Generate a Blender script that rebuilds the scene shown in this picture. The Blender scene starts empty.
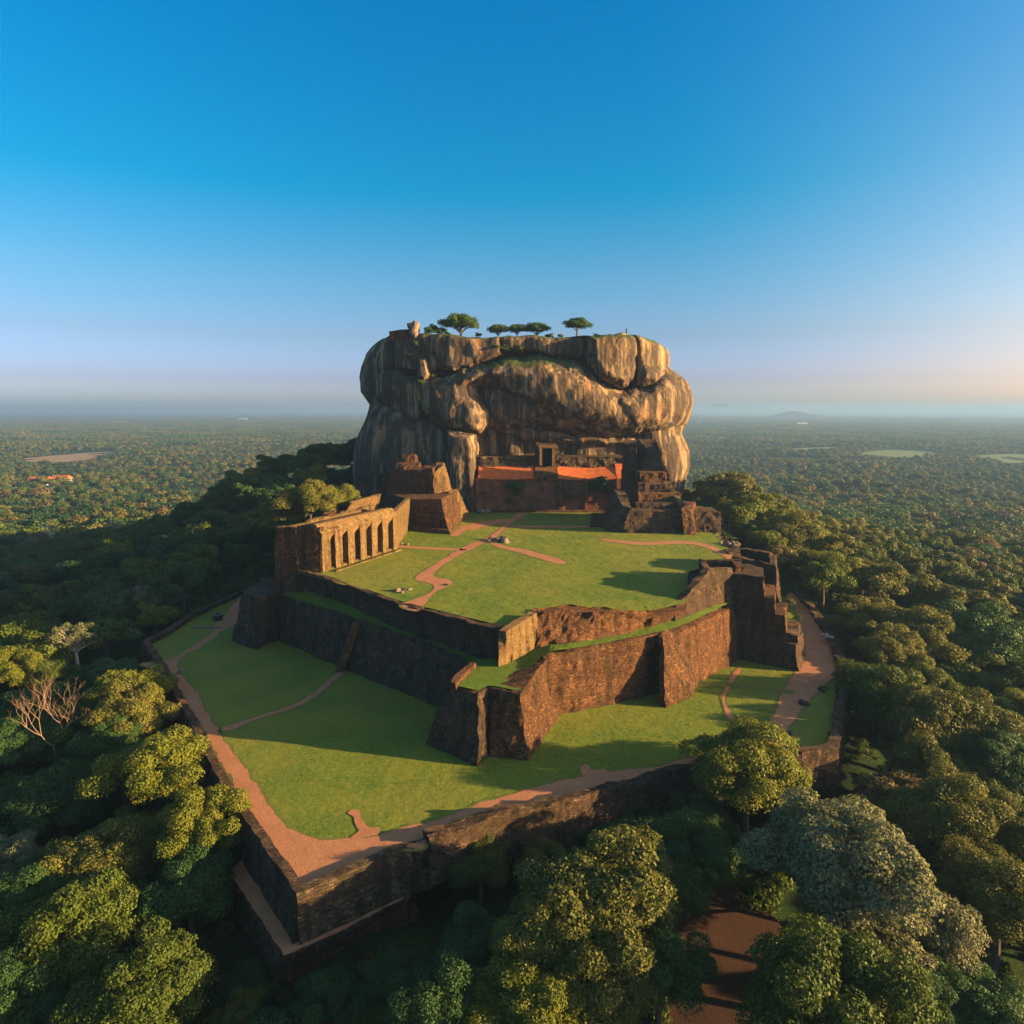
import bpy, math, random
import numpy as np
from mathutils import Vector
from mathutils.geometry import tessellate_polygon
random.seed(7)
rng = np.random.default_rng(7)
sc = bpy.context.scene
COL = sc.collection

# ------------------------------------------------------------------ camera, sky, sun, exposure
CAMZ = 60.0
FOC = 24.0 / 36.0 * 1024
PITCH = math.atan(103.0 / FOC)
cam_d = bpy.data.cameras.new('camera'); cam_d.lens = 24.0; cam_d.sensor_width = 36.0
cam_d.clip_start = 1.0; cam_d.clip_end = 120000.0
cam = bpy.data.objects.new('camera', cam_d); COL.objects.link(cam)
cam.location = (0, 0, CAMZ); cam.rotation_euler = (math.pi / 2 - PITCH, 0, 0)
sc.camera = cam
SUN_EL = math.radians(11.0)
SUN_AZ = math.radians(8.5)      # from +X towards the camera side (-Y)
SKY_STRENGTH = 0.14
sv_sun = (math.cos(SUN_EL) * math.cos(SUN_AZ), -math.cos(SUN_EL) * math.sin(SUN_AZ), math.sin(SUN_EL))
world = bpy.data.worlds.new('World'); sc.world = world; world.use_nodes = True
wn = world.node_tree.nodes; wl = world.node_tree.links
wn.clear()
wo = wn.new('ShaderNodeOutputWorld'); bg = wn.new('ShaderNodeBackground')
sky = wn.new('ShaderNodeTexSky'); sky.sky_type = 'NISHITA'; sky.sun_disc = False
sky.sun_elevation = SUN_EL; sky.sun_rotation = math.pi / 2 + SUN_AZ
sky.air_density = 1.0; sky.dust_density = 2.0; sky.ozone_density = 1.5; sky.altitude = 200
hs = wn.new('ShaderNodeHueSaturation'); hs.inputs['Saturation'].default_value = 1.15
wl.new(sky.outputs[0], hs.inputs['Color'])
# tint of the visible sky: deeper blue upwards, rosier close to the horizon
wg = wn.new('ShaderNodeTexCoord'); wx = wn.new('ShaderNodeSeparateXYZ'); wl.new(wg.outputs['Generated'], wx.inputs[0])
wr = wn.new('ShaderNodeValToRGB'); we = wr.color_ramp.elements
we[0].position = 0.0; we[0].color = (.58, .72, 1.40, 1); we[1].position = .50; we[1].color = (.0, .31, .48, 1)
for p_, c_ in ((.04, (.32, .36, .76)), (.10, (.24, .29, .44)), (.17, (.17, .31, .41)), (.28, (.02, .32, .42)), (.66, (.66, .62, .54))):  # last stop, above the frame: unseen zenith warmed and brightened to light shadows
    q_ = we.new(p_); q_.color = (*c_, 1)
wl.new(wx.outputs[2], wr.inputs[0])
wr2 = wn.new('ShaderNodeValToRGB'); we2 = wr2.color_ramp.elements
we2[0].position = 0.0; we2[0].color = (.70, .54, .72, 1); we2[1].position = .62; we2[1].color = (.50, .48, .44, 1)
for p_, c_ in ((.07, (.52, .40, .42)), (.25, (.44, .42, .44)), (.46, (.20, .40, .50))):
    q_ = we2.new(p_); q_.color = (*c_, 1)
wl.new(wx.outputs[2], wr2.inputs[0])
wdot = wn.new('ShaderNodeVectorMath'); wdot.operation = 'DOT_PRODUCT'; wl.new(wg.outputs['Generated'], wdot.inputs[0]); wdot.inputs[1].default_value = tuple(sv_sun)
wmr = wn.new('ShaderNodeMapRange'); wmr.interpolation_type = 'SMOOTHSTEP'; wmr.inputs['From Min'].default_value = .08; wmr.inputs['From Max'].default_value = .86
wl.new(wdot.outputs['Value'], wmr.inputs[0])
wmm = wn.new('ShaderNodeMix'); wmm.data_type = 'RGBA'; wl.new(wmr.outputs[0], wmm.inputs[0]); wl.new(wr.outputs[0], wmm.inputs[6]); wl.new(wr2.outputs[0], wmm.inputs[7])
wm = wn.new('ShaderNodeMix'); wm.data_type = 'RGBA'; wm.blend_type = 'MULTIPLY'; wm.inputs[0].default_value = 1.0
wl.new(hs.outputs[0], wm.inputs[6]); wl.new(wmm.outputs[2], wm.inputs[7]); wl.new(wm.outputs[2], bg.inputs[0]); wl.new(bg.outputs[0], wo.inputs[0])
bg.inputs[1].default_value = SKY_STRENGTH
sd = bpy.data.lights.new('sun', 'SUN'); sd.energy = 5.0; sd.angle = math.radians(0.6); sd.color = (1.0, 0.67, 0.29)
so = bpy.data.objects.new('sun', sd); COL.objects.link(so)
sv = Vector((math.cos(SUN_EL) * math.cos(SUN_AZ), -math.cos(SUN_EL) * math.sin(SUN_AZ), math.sin(SUN_EL)))
so.rotation_euler = sv.to_track_quat('Z', 'Y').to_euler(); so.location = (300, -80, 200)
sc.view_settings.view_transform = 'Standard'; sc.view_settings.look = 'None'
sc.view_settings.exposure = 2.05; sc.view_settings.gamma = 1.0
cy = sc.cycles
cy.use_denoising = True
cy.max_bounces = 6; cy.diffuse_bounces = 3; cy.glossy_bounces = 2; cy.transmission_bounces = 3
cy.transparent_max_bounces = 4; cy.volume_bounces = 0; cy.sample_clamp_indirect = 4.0

# ------------------------------------------------------------------ helpers
cp, sp_ = math.cos(PITCH), math.sin(PITCH)
def ray(px, py):
    u = px - 512.0; v = 512.0 - py
    return (u, FOC * cp + v * sp_, -FOC * sp_ + v * cp)
def P(px, py, z=0.0):
    d = ray(px, py); t = (z - CAMZ) / d[2]
    return (d[0] * t, d[1] * t, z)
def PY(px, py, Y):
    d = ray(px, py); t = Y / d[1]
    return (d[0] * t, Y, CAMZ + d[2] * t)
def proj(X, Y, Z):
    dz = Z - CAMZ
    dep = Y * cp - dz * sp_; up = Y * sp_ + dz * cp
    return 512 + FOC * X / dep, 512 - FOC * up / dep

def _hash(ix, iy, iz, seed):
    h = (ix.astype(np.int64) * 374761393 + iy.astype(np.int64) * 668265263 + iz.astype(np.int64) * 2147483647 + seed * 1274126177) & 0xffffffff
    h = ((h ^ (h >> 13)) * 1274126177) & 0xffffffff
    h = ((h ^ (h >> 16)) * 2246822519) & 0xffffffff
    return ((h ^ (h >> 15)) & 0xffff) / 65535.0 * 2 - 1
def vnoise(p, seed=0):
    f = np.floor(p); r = p - f; r = r * r * (3 - 2 * r); f = f.astype(np.int64)
    out = 0
    for dx in (0, 1):
        wx = r[:, 0] if dx else 1 - r[:, 0]
        for dy in (0, 1):
            wy = r[:, 1] if dy else 1 - r[:, 1]
            for dz in (0, 1):
                wz = r[:, 2] if dz else 1 - r[:, 2]
                out = out + wx * wy * wz * _hash(f[:, 0] + dx, f[:, 1] + dy, f[:, 2] + dz, seed)
    return out
def fbm(p, scale, octv=3, seed=0):
    o = 0; a = 1.0; s = 1.0 / scale
    for k in range(octv):
        o = o + a * vnoise(p * s + 17.3 * k, seed + k); a *= .5; s *= 2.03
    return o

def mesh_obj(name, verts, faces, mat=None, uvs=None, parent=None, smooth=False, link=True):
    if uvs is not None and len(uvs) != sum(len(f) for f in faces): uvs = [(verts[i][0] + verts[i][1], verts[i][2]) for f in faces for i in f]
    me = bpy.data.meshes.new(name)
    me.from_pydata([tuple(v) for v in verts], [], [tuple(f) for f in faces])
    if uvs is not None:
        ul = me.uv_layers.new(name='UVMap')
        ul.data.foreach_set('uv', np.asarray(uvs, dtype=np.float32).ravel())
    mats = mat if isinstance(mat, (list, tuple)) else [mat]
    for m in mats:
        if m: me.materials.append(m)
    if smooth: me.polygons.foreach_set('use_smooth', [True] * len(me.polygons))
    me.update()
    o = bpy.data.objects.new(name, me)
    if link: COL.objects.link(o)
    if parent: o.parent = parent
    return o
def fast_mesh(name, V, F, smooth=False):
    """V (n,3) array, F (m,k) array of equal-size faces"""
    me = bpy.data.meshes.new(name); n = len(F); k = F.shape[1]
    me.vertices.add(len(V)); me.vertices.foreach_set('co', V.astype(np.float32).ravel())
    me.loops.add(n * k); me.loops.foreach_set('vertex_index', F.astype(np.int32).ravel())
    me.polygons.add(n); me.polygons.foreach_set('loop_start', np.arange(0, n * k, k, dtype=np.int32))
    if smooth: me.polygons.foreach_set('use_smooth', np.ones(n, dtype=bool))
    me.update(calc_edges=True); me.validate()
    return me
def tag(o, label=None, cat=None, group=None, kind=None):
    if label: o['label'] = label
    if cat: o['category'] = cat
    if group: o['group'] = group
    if kind: o['kind'] = kind
    return o
def empty(name, loc=(0, 0, 0), **k):
    o = bpy.data.objects.new(name, None); COL.objects.link(o); o.location = loc
    o.empty_display_size = .5
    return tag(o, **k)

# ------------------------------------------------------------------ materials
def newmat(name):
    m = bpy.data.materials.new(name); m.use_nodes = True
    nt = m.node_tree; b = nt.nodes['Principled BSDF']
    b.inputs['Roughness'].default_value = .95
    b.inputs['Specular IOR Level'].default_value = .12
    return m, nt, b
def N(nt, t, **k):
    n = nt.nodes.new(t)
    for a, v in k.items(): setattr(n, a, v)
    return n
def noise(nt, vec, scale, detail=4, rough=.6, dist=0):
    n = N(nt, 'ShaderNodeTexNoise'); n.inputs['Scale'].default_value = scale
    n.inputs['Detail'].default_value = detail; n.inputs['Roughness'].default_value = rough
    n.inputs['Distortion'].default_value = dist
    if vec is not None: nt.links.new(vec, n.inputs['Vector'])
    return n.outputs['Fac']
def mapping(nt, vec, scale):
    n = N(nt, 'ShaderNodeMapping'); n.inputs['Scale'].default_value = scale
    nt.links.new(vec, n.inputs['Vector']); return n.outputs[0]
def ramp(nt, fac, stops):
    r = N(nt, 'ShaderNodeValToRGB'); e = r.color_ramp.elements
    while len(e) < len(stops): e.new(.5)
    for i, (p, c) in enumerate(stops):
        e[i].position = p; e[i].color = (c[0], c[1], c[2], 1) if isinstance(c, tuple) else (c, c, c, 1)
    nt.links.new(fac, r.inputs[0]); return r.outputs[0]
def mix(nt, fac, a, b, mode='MIX'):
    m = N(nt, 'ShaderNodeMix', data_type='RGBA', blend_type=mode)
    for idx, v in ((0, fac), (6, a), (7, b)):
        if isinstance(v, (int, float)): m.inputs[idx].default_value = v
        elif isinstance(v, tuple): m.inputs[idx].default_value = (*v, 1)
        else: nt.links.new(v, m.inputs[idx])
    return m.outputs[2]
def math_(nt, op, a, b=None):
    m = N(nt, 'ShaderNodeMath', operation=op)
    for i, v in enumerate((a, b)):
        if v is None: continue
        if isinstance(v, (int, float)): m.inputs[i].default_value = v
        else: nt.links.new(v, m.inputs[i])
    return m.outputs[0]
def bump(nt, b, h, strength=.6, dist=.3):
    n = N(nt, 'ShaderNodeBump'); n.inputs['Strength'].default_value = strength; n.inputs['Distance'].default_value = dist
    nt.links.new(h, n.inputs['Height']); nt.links.new(n.outputs[0], b.inputs['Normal'])

def masonry(name, c1, c2, c3, bw=.75, bh=.3, moss=.35, dark=.75):
    m, nt, b = newmat(name)
    tc = N(nt, 'ShaderNodeTexCoord')
    uv = tc.outputs['UV']; ob = N(nt, 'ShaderNodeNewGeometry').outputs['Position']
    wob = N(nt, 'ShaderNodeTexNoise'); wob.inputs['Scale'].default_value = .7; nt.links.new(uv, wob.inputs['Vector'])
    va = N(nt, 'ShaderNodeVectorMath', operation='MULTIPLY_ADD'); nt.links.new(wob.outputs['Color'], va.inputs[0])
    va.inputs[1].default_value = (.5, .4, 0); nt.links.new(uv, va.inputs[2])
    br = N(nt, 'ShaderNodeTexBrick'); nt.links.new(va.outputs[0], br.inputs['Vector'])
    br.inputs['Scale'].default_value = 1.0; br.inputs['Brick Width'].default_value = bw; br.inputs['Row Height'].default_value = bh
    br.inputs['Mortar Size'].default_value = .05; br.inputs['Mortar Smooth'].default_value = .3; br.inputs['Bias'].default_value = 0
    cc1 = tuple(x * 1.3 for x in c1); br.inputs['Color1'].default_value = (*cc1, 1); br.inputs['Color2'].default_value = (*(x * .75 for x in c2), 1); br.inputs['Mortar'].default_value = (c3[0] * .7, c3[1] * .7, c3[2] * .7, 1)
    big = noise(nt, ob, .12, 5, .65)
    col = mix(nt, ramp(nt, big, [(.40, 0.0), (.58, .85)]), br.outputs['Color'], mix(nt, .6, br.outputs['Color'], c3))
    # single odd stones, pale and dark
    vo = N(nt, 'ShaderNodeTexVoronoi'); vo.inputs['Scale'].default_value = 1.0
    nt.links.new(mapping(nt, va.outputs[0], (1 / bw * 1.5, 1 / bh * 1.3, 1)), vo.inputs['Vector'])
    sv3 = N(nt, 'ShaderNodeSeparateXYZ'); nt.links.new(vo.outputs['Color'], sv3.inputs[0])
    col = mix(nt, ramp(nt, sv3.outputs[0], [(.72, 0.0), (.8, .45)]), col, tuple(min(.6, x * 1.7) for x in c1))
    col = mix(nt, ramp(nt, sv3.outputs[1], [(.66, 0.0), (.74, .5)]), col, tuple(x * .4 for x in c2))
    blot = noise(nt, ob, .55, 7, .8)
    col = mix(nt, ramp(nt, blot, [(.42, dark), (.58, .0)]), col, mix(nt, .85, col, (.022, .017, .012)))
    st = noise(nt, mapping(nt, ob, (.5, .5, .06)), 1.0, 4, .6)
    col = mix(nt, ramp(nt, st, [(.50, 0.0), (.62, .7)]), col, (.03, .022, .016))
    lay = noise(nt, mapping(nt, ob, (.03, .03, 1.1)), 1.0, 4, .6)
    col = mix(nt, ramp(nt, lay, [(.42, .65), (.52, 0.0)]), col, c3)
    mo = noise(nt, ob, .35, 6, .7)
    col = mix(nt, ramp(nt, mo, [(.54, 0.0), (.64, moss)]), col, (.045, .06, .018))
    nt.links.new(col, b.inputs['Base Color'])
    fine = noise(nt, ob, 1.3, 8, .8)
    h = math_(nt, 'ADD', math_(nt, 'ADD', math_(nt, 'MULTIPLY', br.outputs['Fac'], -.6), math_(nt, 'MULTIPLY', sv3.outputs[2], .5)), math_(nt, 'MULTIPLY', fine, 2.2))
    bump(nt, b, h, 1.0, .5)
    return m
M = {}
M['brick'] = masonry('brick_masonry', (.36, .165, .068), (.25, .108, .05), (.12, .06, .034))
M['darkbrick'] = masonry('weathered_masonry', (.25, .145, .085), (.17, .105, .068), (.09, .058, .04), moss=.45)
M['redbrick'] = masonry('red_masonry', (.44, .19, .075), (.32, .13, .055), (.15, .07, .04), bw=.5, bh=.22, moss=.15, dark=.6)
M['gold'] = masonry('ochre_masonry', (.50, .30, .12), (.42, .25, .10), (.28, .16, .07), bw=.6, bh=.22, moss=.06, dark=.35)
M['rubble'] = masonry('rubble_masonry', (.27, .18, .10), (.16, .11, .07), (.06, .042, .03), bw=.95, bh=.42, moss=.4)

def grassmat(name, ca, cb, cc):
    m, nt, b = newmat(name)
    ob = N(nt, 'ShaderNodeNewGeometry').outputs['Position']
    n1 = noise(nt, ob, .09, 5, .6); n2 = noise(nt, ob, 1.2, 5, .75); n3 = noise(nt, ob, .02, 3)
    c = mix(nt, ramp(nt, n1, [(.38, 0.0), (.66, 1.0)]), ca, cb)
    c = mix(nt, ramp(nt, n2, [(.42, 0.0), (.7, .75)]), c, cc)
    c = mix(nt, ramp(nt, n3, [(.45, 0.0), (.6, .35)]), c, cc)
    n4 = noise(nt, ob, .22, 7, .8)
    c = mix(nt, ramp(nt, n4, [(.57, 0.0), (.68, .55)]), c, tuple(x * .62 for x in ca))
    n5 = noise(nt, ob, .14, 7, .8)
    c = mix(nt, ramp(nt, n5, [(.60, 0.0), (.72, .6)]), c, (cc[0] * 1.15, cc[1] * .85, cc[2] * 1.3))
    nt.links.new(c, b.inputs['Base Color'])
    h = math_(nt, 'ADD', noise(nt, ob, 3.0, 6, .8), math_(nt, 'MULTIPLY', noise(nt, ob, .35, 3), 2.0))
    bump(nt, b, h, .8, .35)
    return m
M['grass'] = grassmat('lawn_grass', (.06, .13, .012), (.125, .17, .014), (.26, .20, .04))
M['ledge'] = grassmat('ledge_grass', (.06, .135, .012), (.09, .15, .015), (.14, .15, .025))
M['scrub'] = grassmat('scrub_ground', (.02, .05, .01), (.03, .06, .012), (.06, .05, .02))

def dirtmat(name, a, b_, c_):
    m, nt, b = newmat(name)
    ob = N(nt, 'ShaderNodeNewGeometry').outputs['Position']
    c = mix(nt, ramp(nt, noise(nt, ob, .25, 5, .65), [(.35, 0.0), (.65, 1.0)]), a, b_)
    c = mix(nt, ramp(nt, noise(nt, ob, 1.6, 6, .8), [(.45, 0.0), (.75, .8)]), c, c_)
    nt.links.new(c, b.inputs['Base Color'])
    bump(nt, b, noise(nt, ob, 2.5, 6, .75), .6, .2)
    return m
M['dirt'] = dirtmat('red_earth', (.44, .19, .095), (.36, .15, .07), (.24, .11, .055))
M['verge'] = dirtmat('trodden_verge', (.17, .13, .035), (.10, .13, .02), (.09, .12, .018))
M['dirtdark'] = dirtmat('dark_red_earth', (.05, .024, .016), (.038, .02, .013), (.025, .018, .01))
M['plaster'] = dirtmat('red_plaster', (.26, .095, .05), (.10, .05, .032), (.04, .03, .02))
M['tan'] = dirtmat('dry_field', (.36, .22, .12), (.26, .19, .09), (.2, .15, .08))
M['green_field'] = dirtmat('green_field', (.16, .19, .05), (.12, .17, .05), (.2, .19, .07))
def plain(name, c, var=.3, sc_=1.0):
    m, nt, b = newmat(name)
    ob = N(nt, 'ShaderNodeNewGeometry').outputs['Position']
    d = tuple(x * (1 - var) for x in c)
    nt.links.new(mix(nt, ramp(nt, noise(nt, ob, sc_, 5, .7), [(.35, 0.0), (.65, 1.0)]), c, d), b.inputs['Base Color'])
    bump(nt, b, noise(nt, ob, sc_ * 3, 4, .7), .5, .1)
    return m
M['boulder'] = plain('boulder_stone', (.26, .19, .14), .6)
M['darkstone'] = plain('dark_stone', (.06, .05, .045), .5)
M['pale'] = plain('pale_stone', (.34, .29, .25), .4)
M['void'] = plain('dark_opening', (.008, .007, .006), .2)
M['rooftile'] = plain('terracotta_roof', (.60, .15, .045), .4, .5)
M['white'] = plain('white_wall', (.42, .40, .37), .2)
M['bark'] = plain('bark', (.12, .09, .065), .5, .8)
M['palebark'] = plain('pale_bark', (.42, .36, .30), .3, .8)
M['pinkbark'] = plain('pink_twigs', (.30, .19, .14), .3, .8)

def leafmat(name, c1, c2, c3, trans=.3):
    m = bpy.data.materials.new(name); m.use_nodes = True; nt = m.node_tree
    nt.nodes.clear(); out = N(nt, 'ShaderNodeOutputMaterial')
    oi = N(nt, 'ShaderNodeObjectInfo'); ob = N(nt, 'ShaderNodeTexCoord').outputs['Object']
    n1 = noise(nt, ob, .45, 3, .6); reg = noise(nt, oi.outputs['Location'], .006, 4, .7)
    c1, c2, c3 = [tuple(min(.4, q * f) for q, f in zip(cc, (1.3, 1.4, 1.1))) for cc in (c1, c2, c3)]
    c = mix(nt, ramp(nt, oi.outputs['Random'], [(0.0, 0.0), (1.0, 1.0)]), c1, c2)
    c = mix(nt, ramp(nt, n1, [(.4, 0.0), (.65, .8)]), c, c3)
    c = mix(nt, ramp(nt, reg, [(.40, .65), (.50, 0.0)]), c, tuple(x * f for x, f in zip(c1, (.45, .55, .9))))
    c = mix(nt, ramp(nt, reg, [(.54, 0.0), (.66, .5)]), c, (c1[0] * 1.5 + .02, c1[1] * 1.15, c1[2] * .8))
    fine = noise(nt, ob, 3.1, 2, .6)
    c = mix(nt, ramp(nt, fine, [(.35, .45), (.65, 0.0)]), c, tuple(x * .55 for x in c1))
    d = N(nt, 'ShaderNodeBsdfPrincipled'); d.inputs['Roughness'].default_value = .6; d.inputs['Specular IOR Level'].default_value = .2
    t = N(nt, 'ShaderNodeBsdfTranslucent'); mx = N(nt, 'ShaderNodeMixShader'); mx.inputs[0].default_value = trans
    nt.links.new(c, d.inputs['Base Color']); nt.links.new(c, t.inputs[0])
    nt.links.new(d.outputs[0], mx.inputs[1]); nt.links.new(t.outputs[0], mx.inputs[2]); nt.links.new(mx.outputs[0], out.inputs[0])
    return m
L = {
    'green': leafmat('leaf_green', (.058, .085, .012), (.08, .10, .013), (.11, .11, .017)),
    'deep': leafmat('leaf_deep_green', (.032, .075, .022), (.045, .085, .022), (.06, .09, .022)),
    'yellow': leafmat('leaf_yellow_green', (.10, .115, .014), (.125, .125, .016), (.16, .14, .018)),
    'olive': leafmat('leaf_olive', (.10, .10, .02), (.125, .11, .023), (.145, .12, .027)),
    'grey': leafmat('leaf_grey_green', (.15, .14, .085), (.16, .14, .09), (.12, .12, .05)),
    'brown': leafmat('leaf_russet', (.13, .085, .035), (.15, .10, .04), (.10, .09, .03)),
}
def rockmat():
    m, nt, b = newmat('cliff_rock')
    geo = N(nt, 'ShaderNodeNewGeometry'); ob = geo.outputs['Position']
    base = mix(nt, ramp(nt, noise(nt, ob, .05, 5, .6), [(.35, 0.0), (.62, 1.0)]), (.44, .275, .12), (.25, .17, .105))
    base = mix(nt, ramp(nt, noise(nt, ob, .5, 6, .75), [(.4, .5), (.66, 0.0)]), base, (.20, .13, .085))
    s1 = noise(nt, mapping(nt, ob, (.30, .30, .020)), 1.0, 6, .7, .5)
    c = mix(nt, ramp(nt, s1, [(.40, 0.0), (.51, .95)]), base, (.045, .034, .028))
    s2 = noise(nt, mapping(nt, ob, (1.3, 1.3, .05)), 1.0, 4, .65)
    c = mix(nt, ramp(nt, s2, [(.5, 0.0), (.66, .75)]), c, (.09, .065, .05))
    s3 = noise(nt, mapping(nt, ob, (.22, .22, .03)), 1.0, 4, .6)
    c = mix(nt, ramp(nt, s3, [(.60, 0.0), (.74, .5)]), c, (.52, .36, .22))
    s4 = noise(nt, mapping(nt, ob, (.12, .12, .05)), 1.0, 3, .5)
    c = mix(nt, ramp(nt, s4, [(.60, 0.0), (.70, .5)]), c, (.40, .20, .09))
    sx = N(nt, 'ShaderNodeSeparateXYZ'); nt.links.new(geo.outputs['True Normal'], sx.inputs[0])
    sz = N(nt, 'ShaderNodeSeparateXYZ'); nt.links.new(ob, sz.inputs[0])
    up = math_(nt, 'MULTIPLY', ramp(nt, math_(nt, 'ADD', sx.outputs[2], math_(nt, 'MULTIPLY', noise(nt, ob, .3, 4, .7), .5)), [(.85, 0.0), (1.0, 1.0)]),
               ramp(nt, math_(nt, 'DIVIDE', sz.outputs[2], 100.0), [(.74, 0.0), (.8, 1.0)]))
    c = mix(nt, up, c, (.06, .08, .02))
    nt.links.new(c, b.inputs['Base Color'])
    h = math_(nt, 'ADD', math_(nt, 'MULTIPLY', noise(nt, ob, .6, 8, .7), 1.5), math_(nt, 'MULTIPLY', s2, .25))
    bump(nt, b, h, .7, .9)
    return m
M['rock'] = rockmat()

# ------------------------------------------------------------------ mesh builders
def solid(name, foot, top, mat, cell=.8, amp=.3, crumble=.5, parent=None, seed=0, cap=True, link=True, step=.35):
    """closed prism from foot polygon to top polygon, faces subdivided and weathered"""
    foot = [np.array(p, float) for p in foot]; top = [np.array(p, float) for p in top]
    n = len(foot)
    A = sum(top[i][0] * top[(i + 1) % n][1] - top[(i + 1) % n][0] * top[i][1] for i in range(n))
    if A < 0: foot.reverse(); top.reverse()
    hmax = max(t[2] - f[2] for f, t in zip(foot, top)); nv = max(1, int(round(hmax / cell)))
    verts = []; faces = []; uvs = []; loop = []; cols = []; u = 0.0
    for i in range(n):
        f0, f1, t0, t1 = foot[i], foot[(i + 1) % n], top[i], top[(i + 1) % n]
        ln = max(np.linalg.norm(t1 - t0), np.linalg.norm(f1 - f0)); nu = max(1, int(round(ln / cell)))
        for k in range(nu):
            s = k / nu
            cols.append((f0 + (f1 - f0) * s, t0 + (t1 - t0) * s, u + ln * s))
        u += ln
    cols.append((cols[0][0], cols[0][1], u))
    nc = len(cols) - 1
    V = []
    for c in range(nc):
        for r in range(nv + 1): V.append(cols[c][0] + (cols[c][1] - cols[c][0]) * (r / nv))
    V = np.array(V)
    base = V.copy()
    d = np.stack([fbm(base + 31.7 * k + seed, 2.2, 3, 5 + k) for k in range(3)], 1)
    d += .45 * np.stack([fbm(base * np.array([1, 1, 1.6]) + 11.7 * k + seed, .95, 2, 25 + k) for k in range(3)], 1)
    d[:, 2] *= .5
    V += d * amp
    if crumble > 0:
        tp = np.arange(nc) * (nv + 1) + nv
        q = base[tp].copy(); q[:, 2] = 0
        nz = fbm(q + seed * 3.1, 7.0, 3, 40 + seed)
        drop = np.floor((nz * .5 + .5).clip(0, 1) * crumble / step) * step if step else (nz * .5 + .5) * crumble
        V[tp, 2] -= drop
    if cap:
        poly = [Vector(V[c * (nv + 1) + nv]) for c in range(nc)]
        tris = tessellate_polygon([[Vector((p.x, p.y, 0)) for p in poly]])
    for c in range(nc):
        c2 = (c + 1) % nc; u0 = cols[c][2]; u1 = cols[c + 1][2]
        for r in range(nv):
            a, b2, c3, d4 = c * (nv + 1) + r, c2 * (nv + 1) + r, c2 * (nv + 1) + r + 1, c * (nv + 1) + r + 1
            faces.append((a, b2, c3, d4))
            uvs += [(u0, base[a][2]), (u1, base[b2][2]), (u1, base[c3][2]), (u0, base[d4][2])]
    if cap:
        for t in tris:
            idx = [c * (nv + 1) + nv for c in t]
            a, b2, c3 = (V[j] for j in idx)
            if np.cross(b2 - a, c3 - a)[2] < 0: idx.reverse()
            faces.append(tuple(idx)); uvs += [(V[j][0], V[j][1]) for j in idx]
    return mesh_obj(name, V, faces, mat, uvs, parent, link=link)

def offset_line(pts, d):
    out = []
    for i, p in enumerate(pts):
        a = pts[max(0, i - 1)]; b = pts[min(len(pts) - 1, i + 1)]
        t = np.array([b[0] - a[0], b[1] - a[1]], float); t /= np.linalg.norm(t) + 1e-9
        nrm = np.array([-t[1], t[0]])
        out.append((p[0] + nrm[0] * d, p[1] + nrm[1] * d, p[2]))
    return out
def wallstrip(name, foot, top, thick, mat, **k):
    """wall following a line, outer face foot->top, inner face offset by thick (sign = side)"""
    it = offset_line(top, thick); zf = [f[2] for f in foot]
    inf = [(p[0], p[1], z) for p, z in zip(offset_line(top, thick * 1.02), zf)]
    return solid(name, list(foot) + inf[::-1], list(top) + it[::-1], mat, **k)

def densify(pts, step, smooth=True, closed=True):
    pts = [np.array(p, float) for p in pts]; n = len(pts); out = []
    for i in range(n if closed else n - 1):
        p0, p1, p2, p3 = pts[(i - 1) % n], pts[i], pts[(i + 1) % n], pts[(i + 2) % n]
        if not closed:
            if i == 0: p0 = p1
            if i == n - 2: p3 = p2
        m = max(1, int(np.linalg.norm(p2 - p1) / step))
        for k in range(m):
            t = k / m
            if smooth:
                q = .5 * ((2 * p1) + (-p0 + p2) * t + (2 * p0 - 5 * p1 + 4 * p2 - p3) * t * t + (-p0 + 3 * p1 - 3 * p2 + p3) * t ** 3)
            else: q = p1 + (p2 - p1) * t
            out.append(q)
    if not closed: out.append(pts[-1])
    return out
def sheet(name, pts, mat, step=1.2, smooth=False, rough=.25, dz=0.0, parent=None):
    q = np.array(densify(pts, step, smooth))
    q[:, 2] += dz
    if rough:
        z0 = q.copy()
        q[:, 0] += (fbm(z0, 2.5, 3, 71) + .6 * fbm(z0, .9, 2, 73)) * rough; q[:, 1] += (fbm(z0, 2.5, 3, 72) + .6 * fbm(z0, .9, 2, 74)) * rough
    tris = tessellate_polygon([[Vector((p[0], p[1], 0)) for p in q]])
    F = []
    for t in tris:
        a, b, c = (q[j] for j in t)
        F.append(tuple(t) if np.cross(b - a, c - a)[2] > 0 else tuple(reversed(t)))
    return mesh_obj(name, q, F, mat, None, parent)
def ribbon(name, A, B, mat, step=1.0, amp=.12, nx=6, seed=0):
    A = densify(A, 1.0, False, False); B = densify(B, 1.0, False, False)
    n = max(len(A), len(B))
    def rs(L_):
        L_ = np.array(L_); s = np.linspace(0, len(L_) - 1, n); i = np.floor(s).astype(int).clip(0, len(L_) - 2); f = (s - i)[:, None]
        return L_[i] * (1 - f) + L_[i + 1] * f
    A = rs(A); B = rs(B); V = []
    for k in range(nx + 1): V.append(A + (B - A) * k / nx)
    V = np.concatenate(V); V[:, 2] += fbm(V, 3, 3, seed) * amp
    F = [(k * n + i, k * n + i + 1, (k + 1) * n + i + 1, (k + 1) * n + i) for k in range(nx) for i in range(n - 1)]
    a, b, c = V[F[0][0]], V[F[0][1]], V[F[0][2]]
    if np.cross(b - a, c - a)[2] < 0: F = [f[::-1] for f in F]
    return mesh_obj(name, V, F, mat)
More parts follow.
